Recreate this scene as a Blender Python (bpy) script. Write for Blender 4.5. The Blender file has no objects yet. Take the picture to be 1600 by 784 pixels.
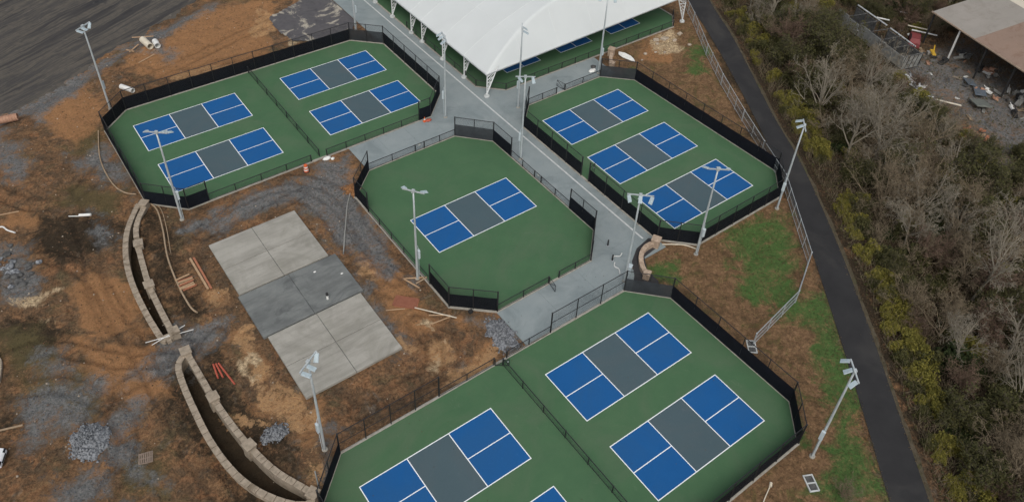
import bpy, bmesh, math, random
import numpy as np
from mathutils import Matrix, Vector

# ------------------------------------------------------------------ camera
scene = bpy.context.scene
C = scene.collection
RAD = math.radians
cam_d = bpy.data.cameras.new('camera')
cam = bpy.data.objects.new('camera', cam_d); C.objects.link(cam)
cam_d.sensor_fit = 'HORIZONTAL'; cam_d.sensor_width = 36.0; cam_d.lens = 28.984
cam_d.shift_x = 0.00402; cam_d.shift_y = -0.0813
cam_d.clip_start = 0.5; cam_d.clip_end = 4000
CAM_R = (Matrix.Rotation(RAD(-37.789), 4, 'Z') @ Matrix.Rotation(RAD(50.137), 4, 'X') @ Matrix.Rotation(RAD(2.715), 4, 'Z'))
CAM_P = Vector((-39.746, -57.163, 65.169))
cam.matrix_world = Matrix.Translation(CAM_P) @ CAM_R
scene.camera = cam
# ------------------------------------------------------------------ overcast sky and soft sun
SUN_EL, SUN_AZ = 52.0, 215.0          # azimuth measured clockwise from +Y
world = bpy.data.worlds.new('World'); scene.world = world; world.use_nodes = True
wn = world.node_tree; wn.nodes.clear()
sky = wn.nodes.new('ShaderNodeTexSky'); sky.sky_type = 'NISHITA'; sky.sun_disc = False
sky.sun_elevation = RAD(SUN_EL); sky.sun_rotation = RAD(SUN_AZ)
sky.air_density = 1.0; sky.dust_density = 4.0; sky.ozone_density = 1.0
hs = wn.nodes.new('ShaderNodeHueSaturation'); hs.inputs['Saturation'].default_value = 0.42
bg = wn.nodes.new('ShaderNodeBackground'); bg.inputs['Strength'].default_value = 0.10
wo = wn.nodes.new('ShaderNodeOutputWorld')
wn.links.new(sky.outputs[0], hs.inputs['Color']); wn.links.new(hs.outputs[0], bg.inputs['Color']); wn.links.new(bg.outputs[0], wo.inputs['Surface'])
sun_d = bpy.data.lights.new('sun', 'SUN'); sun_d.energy = 0.9; sun_d.angle = RAD(35); sun_d.color = (1.0, 0.965, 0.92)
sun = bpy.data.objects.new('sun', sun_d); C.objects.link(sun)
_sd = Vector((math.sin(RAD(SUN_AZ)) * math.cos(RAD(SUN_EL)), math.cos(RAD(SUN_AZ)) * math.cos(RAD(SUN_EL)), math.sin(RAD(SUN_EL))))
sun.rotation_euler = _sd.to_track_quat('Z', 'Y').to_euler()
vs = scene.view_settings
vs.view_transform = 'Standard'; vs.look = 'None'; vs.exposure = 0.42; vs.gamma = 1.0; vs.use_curve_mapping = False
scene.render.engine = 'CYCLES'
scene.cycles.use_denoising = True
scene.cycles.max_bounces = 6; scene.cycles.transparent_max_bounces = 16

# ------------------------------------------------------------------ helpers
rng = np.random.default_rng(7)
random.seed(7)
def to_px(P):
    """photo pixel of world points, only used to leave out what the photo cannot see"""
    R = np.array(CAM_R.to_3x3()); q = (np.asarray(P, float) - np.array(CAM_P)) @ R
    z = -q[:, 2]
    return np.stack([793.57 + 1288.18 * q[:, 0] / z, 261.93 - 1288.18 * q[:, 1] / z], 1), z

def lattice(ix, iy, seed):
    h = (ix.astype(np.int64) * 374761393 + iy.astype(np.int64) * 668265263 + seed * 1442695041) & 0xffffffff
    h = ((h ^ (h >> 13)) * 1274126177) & 0xffffffff
    return ((h ^ (h >> 16)) & 0xffff) / 65535.0
def vnoise(x, y, s, seed=0):
    x = np.asarray(x, float) / s; y = np.asarray(y, float) / s
    ix = np.floor(x); iy = np.floor(y); fx = x - ix; fy = y - iy
    fx = fx * fx * (3 - 2 * fx); fy = fy * fy * (3 - 2 * fy)
    a = lattice(ix, iy, seed); b = lattice(ix + 1, iy, seed); c = lattice(ix, iy + 1, seed); d = lattice(ix + 1, iy + 1, seed)
    return (a * (1 - fx) + b * fx) * (1 - fy) + (c * (1 - fx) + d * fx) * fy
def fbm(x, y, s, seed=0, n=4):
    t = 0; a = 1; w = 0
    for k in range(n):
        t = t + a * vnoise(x, y, s / 2 ** k, seed + 17 * k); w += a; a *= .55
    return t / w
def poly_sd(x, y, poly):
    """signed distance, negative inside"""
    P = np.asarray(poly, float); n = len(P)
    d = np.full(x.shape, 1e18); ins = np.zeros(x.shape, bool)
    for i in range(n):
        ax, ay = P[i]; bx, by = P[(i + 1) % n]
        ex, ey = bx - ax, by - ay
        t = np.clip(((x - ax) * ex + (y - ay) * ey) / (ex * ex + ey * ey + 1e-12), 0, 1)
        d = np.minimum(d, (x - ax - t * ex) ** 2 + (y - ay - t * ey) ** 2)
        if ay != by:
            cr = ((ay > y) != (by > y)) & (x < (bx - ax) * (y - ay) / (by - ay) + ax)
            ins ^= cr
    d = np.sqrt(d)
    return np.where(ins, -d, d)
def smooth(e0, e1, v):
    t = np.clip((v - e0) / (e1 - e0), 0, 1); return t * t * (3 - 2 * t)

class MB:
    """collects shapes into one mesh"""
    def __init__(s): s.v = []; s.f = []; s.uv = None
    def add(s, vs_, fs):
        o = len(s.v); s.v += [tuple(map(float, q)) for q in vs_]; s.f += [tuple(i + o for i in f) for f in fs]; return s
    def box(s, c, d, rz=0.0, rot=None):
        x, y, z = d[0] / 2, d[1] / 2, d[2] / 2
        q = [(-x, -y, -z), (x, -y, -z), (x, y, -z), (-x, y, -z), (-x, -y, z), (x, -y, z), (x, y, z), (-x, y, z)]
        M = rot if rot is not None else Matrix.Rotation(rz, 3, 'Z')
        c = Vector(c)
        return s.add([M @ Vector(a) + c for a in q], [(3, 2, 1, 0), (4, 5, 6, 7), (0, 1, 5, 4), (1, 2, 6, 5), (2, 3, 7, 6), (3, 0, 4, 7)])
    def bar(s, a, b, w, h, up=(0, 0, 1)):
        a = Vector(a); b = Vector(b); d = (b - a); L = d.length; d.normalize()
        u = Vector(up)
        if abs(d.dot(u)) > .98: u = Vector((1, 0, 0))
        sx = d.cross(u).normalized(); sz = sx.cross(d).normalized()
        M = Matrix((d, sx, sz)).transposed()
        return s.box((a + b) / 2, (L, w, h), rot=M)
    def tube(s, pts, r, k=6, caps=True):
        pts = [Vector(q) for q in pts]; n = len(pts)
        rs = r if isinstance(r, (list, tuple)) else [r] * n
        V = []; F = []
        for i, q in enumerate(pts):
            d = (pts[min(i + 1, n - 1)] - pts[max(i - 1, 0)]).normalized()
            u = Vector((0, 0, 1)) if abs(d.z) < .9 else Vector((1, 0, 0))
            a = d.cross(u).normalized(); b = d.cross(a).normalized()
            for j in range(k):
                t = 2 * math.pi * j / k
                V.append(q + (a * math.cos(t) + b * math.sin(t)) * rs[i])
        for i in range(n - 1):
            for j in range(k):
                F.append((i * k + j, i * k + (j + 1) % k, (i + 1) * k + (j + 1) % k, (i + 1) * k + j))
        if caps: F.append(tuple(range(k))); F.append(tuple((n - 1) * k + j for j in reversed(range(k))))
        return s.add(V, F)
    def lathe(s, prof, k=16, c=(0, 0, 0)):
        V = []; F = []; n = len(prof)
        for r, z in prof:
            for j in range(k):
                t = 2 * math.pi * j / k; V.append((c[0] + r * math.cos(t), c[1] + r * math.sin(t), c[2] + z))
        for i in range(n - 1):
            for j in range(k): F.append((i * k + j, i * k + (j + 1) % k, (i + 1) * k + (j + 1) % k, (i + 1) * k + j))
        F.append(tuple(reversed(range(k)))); F.append(tuple((n - 1) * k + j for j in range(k)))
        return s.add(V, F)
    def prism(s, poly, z0, z1):
        n = len(poly)
        ar = sum(poly[i][0] * poly[(i + 1) % n][1] - poly[(i + 1) % n][0] * poly[i][1] for i in range(n))
        if ar < 0: poly = poly[::-1]
        V = [(x, y, z0) for x, y in poly] + [(x, y, z1) for x, y in poly]
        F = [tuple(reversed(range(n))), tuple(range(n, 2 * n))] + [(i, (i + 1) % n, n + (i + 1) % n, n + i) for i in range(n)]
        return s.add(V, F)
    def build(s, name, m, parent=None, smooth_=False, bevel=0):
        me = bpy.data.meshes.new(name); me.from_pydata(s.v, [], s.f); me.update()
        if bevel:
            bm = bmesh.new(); bm.from_mesh(me)
            bmesh.ops.bevel(bm, geom=[e for e in bm.edges if len(e.link_faces) == 2 and e.calc_face_angle(0) > .5], offset=bevel, segments=1, affect='EDGES', clamp_overlap=True)
            bm.to_mesh(me); bm.free()
        if smooth_: me.polygons.foreach_set('use_smooth', [True] * len(me.polygons))
        o = bpy.data.objects.new(name, me); C.objects.link(o)
        if m: me.materials.append(m)
        if parent: o.parent = parent
        return o
def np_mesh(name, V, F, m, parent=None, smooth_=False):
    V = np.asarray(V, np.float32); F = np.asarray(F, np.int32); k = F.shape[1]
    me = bpy.data.meshes.new(name)
    me.vertices.add(len(V)); me.vertices.foreach_set('co', V.ravel())
    me.loops.add(F.size); me.loops.foreach_set('vertex_index', F.ravel())
    me.polygons.add(len(F)); me.polygons.foreach_set('loop_start', np.arange(0, F.size, k, dtype=np.int32))
    me.polygons.foreach_set('loop_total', np.full(len(F), k, np.int32))
    if smooth_: me.polygons.foreach_set('use_smooth', np.ones(len(F), bool))
    me.update(calc_edges=True)
    if m: me.materials.append(m)
    o = bpy.data.objects.new(name, me); C.objects.link(o)
    if parent: o.parent = parent
    return o
def empty(name, loc=(0, 0, 0), rz=0.0):
    o = bpy.data.objects.new(name, None); C.objects.link(o); o.location = loc; o.rotation_euler = (0, 0, rz); o.empty_display_size = .3
    return o
def tag(o, label=None, cat=None, group=None, kind=None):
    if label: o['label'] = label
    if cat: o['category'] = cat
    if group: o['group'] = group
    if kind: o['kind'] = kind
    return o
def inst(src, parent=None, loc=None, rz=None, scale=None):
    c = src.copy(); C.objects.link(c); c.parent = parent
    if loc is not None: c.location = loc
    if rz is not None: c.rotation_euler = (0, 0, rz)
    if scale is not None: c.scale = scale if hasattr(scale, '__len__') else (scale,) * 3
    return c
def copy_tree(src, parent=None):
    c = src.copy(); C.objects.link(c); c.parent = parent
    for ch in src.children: copy_tree(ch, c)
    return c

# ------------------------------------------------------------------ materials
def nodes(name):
    m = bpy.data.materials.new(name); m.use_nodes = True
    nt = m.node_tree; nt.nodes.clear()
    out = nt.nodes.new('ShaderNodeOutputMaterial'); b = nt.nodes.new('ShaderNodeBsdfPrincipled')
    nt.links.new(b.outputs[0], out.inputs['Surface'])
    return m, nt, b, out
def N(nt, t, **kw):
    n = nt.nodes.new('ShaderNode' + t)
    for k, v in kw.items():
        if k in n.inputs.keys() if hasattr(n.inputs, 'keys') else False: n.inputs[k].default_value = v
        else: setattr(n, k, v)
    return n
def noise(nt, vec, scale, detail=5, rough=.6, dist=0.0):
    n = nt.nodes.new('ShaderNodeTexNoise'); n.inputs['Scale'].default_value = scale
    n.inputs['Detail'].default_value = detail; n.inputs['Roughness'].default_value = rough; n.inputs['Distortion'].default_value = dist
    if vec is not None: nt.links.new(vec, n.inputs['Vector'])
    return n.outputs['Fac']
def ramp(nt, fac, stops):
    r = nt.nodes.new('ShaderNodeValToRGB'); e = r.color_ramp.elements
    while len(e) < len(stops): e.new(.5)
    for i, (p_, c_) in enumerate(stops):
        e[i].position = p_; e[i].color = (c_ if len(c_) == 4 else (*c_, 1)) if hasattr(c_, '__len__') else (c_, c_, c_, 1)
    nt.links.new(fac, r.inputs[0]); return r.outputs['Color']
def mixc(nt, fac, a, b, mode='MIX'):
    n = nt.nodes.new('ShaderNodeMix'); n.data_type = 'RGBA'; n.blend_type = mode
    for s_, v in ((0, fac), (6, a), (7, b)):
        if hasattr(v, 'is_linked') or isinstance(v, bpy.types.NodeSocket): nt.links.new(v, n.inputs[s_])
        else: n.inputs[s_].default_value = (v if s_ == 0 else ((*v, 1) if len(v) == 3 else v))
    return n.outputs[2]
def math_(nt, op, a, b=None, clamp=False):
    n = nt.nodes.new('ShaderNodeMath'); n.operation = op; n.use_clamp = clamp
    for i, v in enumerate((a, b)):
        if v is None: continue
        if isinstance(v, bpy.types.NodeSocket): nt.links.new(v, n.inputs[i])
        else: n.inputs[i].default_value = v
    return n.outputs[0]
def coords(nt, kind='Object'):
    if kind == 'World':
        g = nt.nodes.new('ShaderNodeNewGeometry'); return g.outputs['Position']
    return nt.nodes.new('ShaderNodeTexCoord').outputs[kind]
def bump(nt, b, h, strength=.3, dist=.05):
    n = nt.nodes.new('ShaderNodeBump'); n.inputs['Strength'].default_value = strength; n.inputs['Distance'].default_value = dist
    nt.links.new(h, n.inputs['Height']); nt.links.new(n.outputs[0], b.inputs['Normal'])
def mat(name, col, col2=None, rough=.8, scale=3.0, metal=0.0, bmp=0.0, bscale=30.0, spec=.3, lo=.35, hi=.65, space='World', third=None):
    """base colour broken up by noise between col and col2 (and a rarer third)"""
    m, nt, b, out = nodes(name)
    b.inputs['Roughness'].default_value = rough; b.inputs['Metallic'].default_value = metal
    b.inputs['Specular IOR Level'].default_value = spec
    P = coords(nt, space)
    if col2 is None: col2 = tuple(c * .82 for c in col)
    c = ramp(nt, noise(nt, P, scale, 6, .62), [(lo, col), (hi, col2)])
    if third: c = mixc(nt, ramp(nt, noise(nt, P, scale * .37, 4, .7, .6), [(.56, 0.), (.68, 1.)]), c, third)
    nt.links.new(c, b.inputs['Base Color'])
    if bmp: bump(nt, b, noise(nt, P, bscale, 3, .6), bmp, .03)
    return m
# ground cover zones, in metres on the site plan

# ------------------------------------------------------------------ material library
def court_mat(name, col, col2, stain):
    m, nt, b, out = nodes(name); P = coords(nt, 'World')
    b.inputs['Roughness'].default_value = .85; b.inputs['Specular IOR Level'].default_value = .2
    c = ramp(nt, noise(nt, P, .35, 5, .6), [(.3, col), (.7, col2)])
    c = mixc(nt, ramp(nt, noise(nt, P, .12, 4, .65, 1.5), [(.46, 0.), (.68, .75)]), c, stain)
    c = mixc(nt, ramp(nt, noise(nt, P, .9, 8, .75, 2.0), [(.60, 0.), (.70, .35)]), c, tuple(min(1, x * 1.35 + .01) for x in stain))
    c = mixc(nt, ramp(nt, noise(nt, P, 14, 3, .7), [(.35, .0), (.8, .22)]), c, tuple(x * .55 for x in col))
    nt.links.new(c, b.inputs['Base Color']); bump(nt, b, noise(nt, P, 120, 2), .12, .01)
    return m
M = {}
M['green'] = court_mat('court_green', (.056, .124, .062), (.068, .142, .070), (.084, .136, .078))
M['blue'] = court_mat('court_blue', (.009, .088, .262), (.011, .096, .278), (.017, .092, .240))
M['grey'] = court_mat('court_grey', (.064, .100, .115), (.070, .107, .122), (.080, .106, .116))
M['line'] = mat('line_paint', (.86, .88, .88), (.76, .79, .80), .7, 6)
def concrete(name, a, b_, stain, scale=.5, streak=None):
    m, nt, b, out = nodes(name); P = coords(nt, 'World')
    b.inputs['Roughness'].default_value = .88; b.inputs['Specular IOR Level'].default_value = .25
    c = ramp(nt, noise(nt, P, scale, 6, .65), [(.3, a), (.7, b_)])
    st = ramp(nt, noise(nt, P, scale * .45, 5, .7, 1.2), [(.5, 0.), (.66, .8)])
    c = mixc(nt, st, c, stain)
    if streak:
        mp = nt.nodes.new('ShaderNodeMapping'); mp.inputs['Scale'].default_value = streak; nt.links.new(P, mp.inputs[0])
        c = mixc(nt, ramp(nt, noise(nt, mp.outputs[0], 1.0, 5, .65), [(.42, 0.), (.66, .5)]), c, tuple(x * .66 for x in stain))
    c = mixc(nt, ramp(nt, noise(nt, P, 9, 4, .7), [(.35, .0), (.8, .25)]), c, tuple(x * .6 for x in a))
    nt.links.new(c, b.inputs['Base Color']); bump(nt, b, noise(nt, P, 60, 3), .15, .01)
    return m
M['plaza'] = concrete('plaza_concrete', (.215, .255, .26), (.265, .30, .30), (.175, .21, .215), .4)
M['pad'] = concrete('pad_concrete', (.315, .305, .265), (.375, .36, .32), (.25, .24, .205), .5, (.18, 1.1, 1))
M['pad_dark'] = concrete('wet_concrete', (.15, .16, .155), (.20, .21, .20), (.095, .10, .10), .6, (.25, .9, 1))
M['kerb'] = mat('kerb_concrete', (.37, .355, .31), (.27, .25, .21), .9, 1.5)
M['strip'] = mat('drain_strip', (.55, .57, .56), (.42, .44, .43), .8, 2)
M['cap'] = mat('wall_stone', (.36, .30, .23), (.24, .20, .15), .9, 2.2, bmp=.5, bscale=12, third=(.17, .135, .095))
M['cap2'] = mat('seat_wall_stone', (.46, .36, .27), (.30, .22, .16), .9, 3.5, bmp=.4, bscale=10)
M['black'] = mat('black_vinyl_steel', (.014, .015, .017), (.02, .02, .022), .5, 5, spec=.4)
M['galv'] = mat('galvanised_steel', (.46, .49, .50), (.36, .39, .40), .45, 5, metal=.35)
M['pole'] = mat('galvanised_pole', (.50, .545, .545), (.42, .46, .47), .45, 2, metal=.25)
M['fixture'] = mat('painted_fixture', (.42, .50, .53), (.36, .43, .46), .45, 3)
M['lens'] = mat('lamp_lens', (.10, .11, .12), (.14, .15, .16), .2, 5, spec=.6)
M['box_grey'] = mat('cabinet_grey', (.48, .55, .57), (.42, .48, .50), .5, 4)
def fabric(name, col, alpha):
    m, nt, b, out = nodes(name); P = coords(nt, 'World')
    c = ramp(nt, noise(nt, P, 1.2, 5, .6), [(.3, col), (.7, tuple(x * .72 for x in col))]); nt.links.new(c, b.inputs['Base Color'])
    b.inputs['Roughness'].default_value = .9; b.inputs['Specular IOR Level'].default_value = .1
    b.inputs['Alpha'].default_value = alpha
    return m
M['screen'] = fabric('windscreen_black', (.0085, .0105, .016), .985)
M['screen_sheen'] = fabric('windscreen_painted_sheen', (.045, .05, .056), .90)  # black windscreen fabric again, its lit sheen on corner panels painted in as grey
def chain(name, col, w, s=.075):
    m, nt, b, out = nodes(name)
    b.inputs['Base Color'].default_value = (*col, 1); b.inputs['Roughness'].default_value = .6
    uv = nt.nodes.new('ShaderNodeUVMap'); sp = nt.nodes.new('ShaderNodeSeparateXYZ'); nt.links.new(uv.outputs[0], sp.inputs[0])
    r = []
    for op in ('ADD', 'SUBTRACT'):
        q = math_(nt, 'MULTIPLY', math_(nt, op, sp.outputs[0], sp.outputs[1]), 1 / s)
        r.append(math_(nt, 'LESS_THAN', math_(nt, 'ABSOLUTE', math_(nt, 'SUBTRACT', math_(nt, 'FRACT', q), .5)), w))
    a = math_(nt, 'MAXIMUM', r[0], r[1])
    nt.links.new(a, b.inputs['Alpha'])
    return m
M['chain_black'] = chain('chain_link_black', (.012, .014, .014), .042)
M['chain_galv'] = chain('chain_link_galvanised', (.34, .36, .37), .05)
M['wood'] = mat('raw_lumber', (.44, .30, .18), (.34, .22, .13), .85, 4)
M['wood_red'] = mat('red_lumber', (.36, .15, .085), (.28, .11, .06), .85, 4)
M['ply'] = mat('red_plywood', (.25, .10, .06), (.20, .075, .045), .85, 2.5)
M['white'] = mat('white_plastic', (.74, .74, .71), (.62, .62, .58), .5, 2)
M['cream'] = mat('cream_pipe', (.66, .60, .48), (.55, .49, .38), .6, 2)
M['orange'] = mat('orange_plastic', (.62, .13, .04), (.55, .10, .03), .5, 3)
M['redtube'] = mat('orange_red_tube', (.42, .10, .06), (.34, .08, .05), .6, 3)
M['rustpipe'] = mat('rust_pipe', (.40, .24, .16), (.28, .15, .10), .8, 3)
M['dark'] = mat('dark_rubber', (.02, .02, .02), (.03, .03, .03), .8, 3)
M['tan_pipe'] = mat('tan_conduit', (.36, .27, .18), (.26, .19, .12), .8, 2)
M['grey_pipe'] = mat('grey_conduit', (.30, .30, .28), (.22, .22, .20), .7, 2)
M['gravel_heap'] = mat('blue_grey_stone', (.25, .262, .275), (.10, .107, .116), .95, 4.5, bmp=1.0, bscale=7, lo=.43, hi=.58)
M['rock'] = mat('dark_rock', (.12, .12, .115), (.05, .05, .05), .95, 2.5, bmp=.6, bscale=6)
M['pale_rock'] = mat('pale_rock', (.45, .38, .30), (.30, .25, .19), .95, 2.5, bmp=.6, bscale=6)

# canopy fabric: white, lets a little light through
def canopy_mat():
    m, nt, b, out = nodes('white_membrane'); P = coords(nt, 'World')
    c = ramp(nt, noise(nt, P, .25, 5, .6), [(.3, (.60, .63, .62)), (.7, (.57, .60, .59))])
    c = mixc(nt, ramp(nt, noise(nt, P, .09, 4, .6, 1.), [(.5, 0.), (.75, .35)]), c, (.51, .53, .525))
    nt.links.new(c, b.inputs['Base Color']); b.inputs['Roughness'].default_value = .6
    t = nt.nodes.new('ShaderNodeBsdfTranslucent'); nt.links.new(c, t.inputs['Color'])
    mx = nt.nodes.new('ShaderNodeMixShader'); mx.inputs[0].default_value = .05
    nt.links.new(b.outputs[0], mx.inputs[1]); nt.links.new(t.outputs[0], mx.inputs[2]); nt.links.new(mx.outputs[0], out.inputs['Surface'])
    return m
M['canopy'] = canopy_mat()
M['white_steel'] = mat('white_painted_steel', (.72, .74, .73), (.62, .64, .63), .5, 3)

# ------------------------------------------------------------------ plan of the place
ENC_A = [(-30.2, 22.3), (-26.6, 18.7), (5.7, 18.7), (9.4, 22.3), (9.5, 37.9), (5.8, 41.4), (-26.7, 41.6), (-30.2, 38.5)]
ENC_B = [(-30.3, -22.2), (-26.7, -18.6), (6.4, -18.6), (9.8, -22.1), (10.0, -37.6), (7.1, -40.9), (-26.7, -41.4), (-30.3, -38.2)]
ENC_C = [(-10.0, 10.0), (-6.4, 13.4), (6.1, 13.4), (9.6, 9.8), (9.7, -9.9), (6.3, -13.3), (-6.3, -13.4), (-10.0, -10.1)]
ENC_R = [(14.6, 10.1), (18.1, 13.6), (31.0, 13.6), (34.6, 10.2), (35.6, -14.6), (32.2, -18.1), (17.9, -18.2), (14.6, -15.0)]
ENC_D = [(14.7, 21.2), (17.7, 18.2), (50.0, 18.0), (52.4, 20.5), (52.4, 66.0), (14.7, 66.0)]
PADS = [((-26.9, 3.15), (-16.9, 11.7)), ((-27.1, -3.35), (-16.2, 2.95)), ((-26.7, -11.95), (-16.6, -3.5))]
TRAIL_L = [(90, 70), (72, 44), (58.5, 23.0), (53.6, 14.0), (48.2, 4.5), (42.1, -5.6), (36.6, -14.1), (29.3, -24.3), (20.7, -35.1), (14.5, -42.6), (9.1, -49.0), (0, -60), (-14, -76)]
TRAIL_R = [(93, 68), (75, 42), (61.5, 21.0), (56.4, 11.8), (51.0, 3.2), (44.6, -6.8), (39.6, -15.4), (32.1, -26.1), (24.2, -36.2), (18.2, -43.4), (12.4, -50.4), (3, -61.6), (-11, -78)]
WALL1_O = [(-31.0, 22.6), (-31.9, 21.4), (-33.4, 18.9), (-34.4, 16.2), (-35.1, 13.0), (-35.4, 9.4), (-35.4, 5.6), (-35.2, 2.2)]
WALL1_I = [(-30.5, 21.9), (-31.7, 20.3), (-32.6, 18.5), (-33.1, 16.2), (-33.6, 13.0), (-34.0, 9.6), (-34.1, 6.0), (-34.1, 2.3)]
WALL2_O = [(-34.2, -0.9), (-34.9, -1.6), (-35.2, -3.0), (-35.4, -6.0), (-35.4, -11.0), (-34.8, -15.2), (-33.6, -18.2), (-31.8, -20.6), (-30.4, -21.2)]
WALL2_I = [(-33.8, -0.9), (-33.7, -4.0), (-33.6, -7.1), (-33.3, -10.4), (-32.8, -13.6), (-31.9, -17.0), (-30.3, -20.3)]
def catmull(P, n=6):
    P = [np.array(q, float) for q in P]; out = []
    for i in range(len(P) - 1):
        p0 = P[max(i - 1, 0)]; p1 = P[i]; p2 = P[i + 1]; p3 = P[min(i + 2, len(P) - 1)]
        for k in range(n):
            t = k / n
            out.append(.5 * ((2 * p1) + (-p0 + p2) * t + (2 * p0 - 5 * p1 + 4 * p2 - p3) * t * t + (-p0 + 3 * p1 - 3 * p2 + p3) * t ** 3))
    out.append(P[-1]); return np.array(out)
TL = catmull(TRAIL_L, 6); TR = catmull(TRAIL_R, 6)
TRAIL_POLY = [tuple(q) for q in TL] + [tuple(q) for q in TR[::-1]]
ROAD = [(-130, 28), (-60, 41.0), (-46, 48.0), (-38, 50.5), (-31.5, 53.0), (-25.5, 57.5), (-18, 60.5), (-11, 65), (-2, 69), (12, 77), (40, 92), (100, 122), (90, 160), (20, 118), (-10, 98), (-34, 84), (-60, 68), (-140, 46)]
PLAZA_R = [(-6.4, 13.2, 5.5, 18.9), (5.5, 9.2, 14.72, 23.0), (9.3, 23.0, 14.72, 62.0), (9.3, -13.2, 14.72, 9.2), (-6.4, -18.9, 9.3, -13.2), (9.3, -16.4, 14.72, -13.2), (6.0, -13.2, 9.3, -9.6), (14.72, 9.2, 18.6, 21.5), (18.6, 13.2, 33.6, 18.4)]
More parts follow.
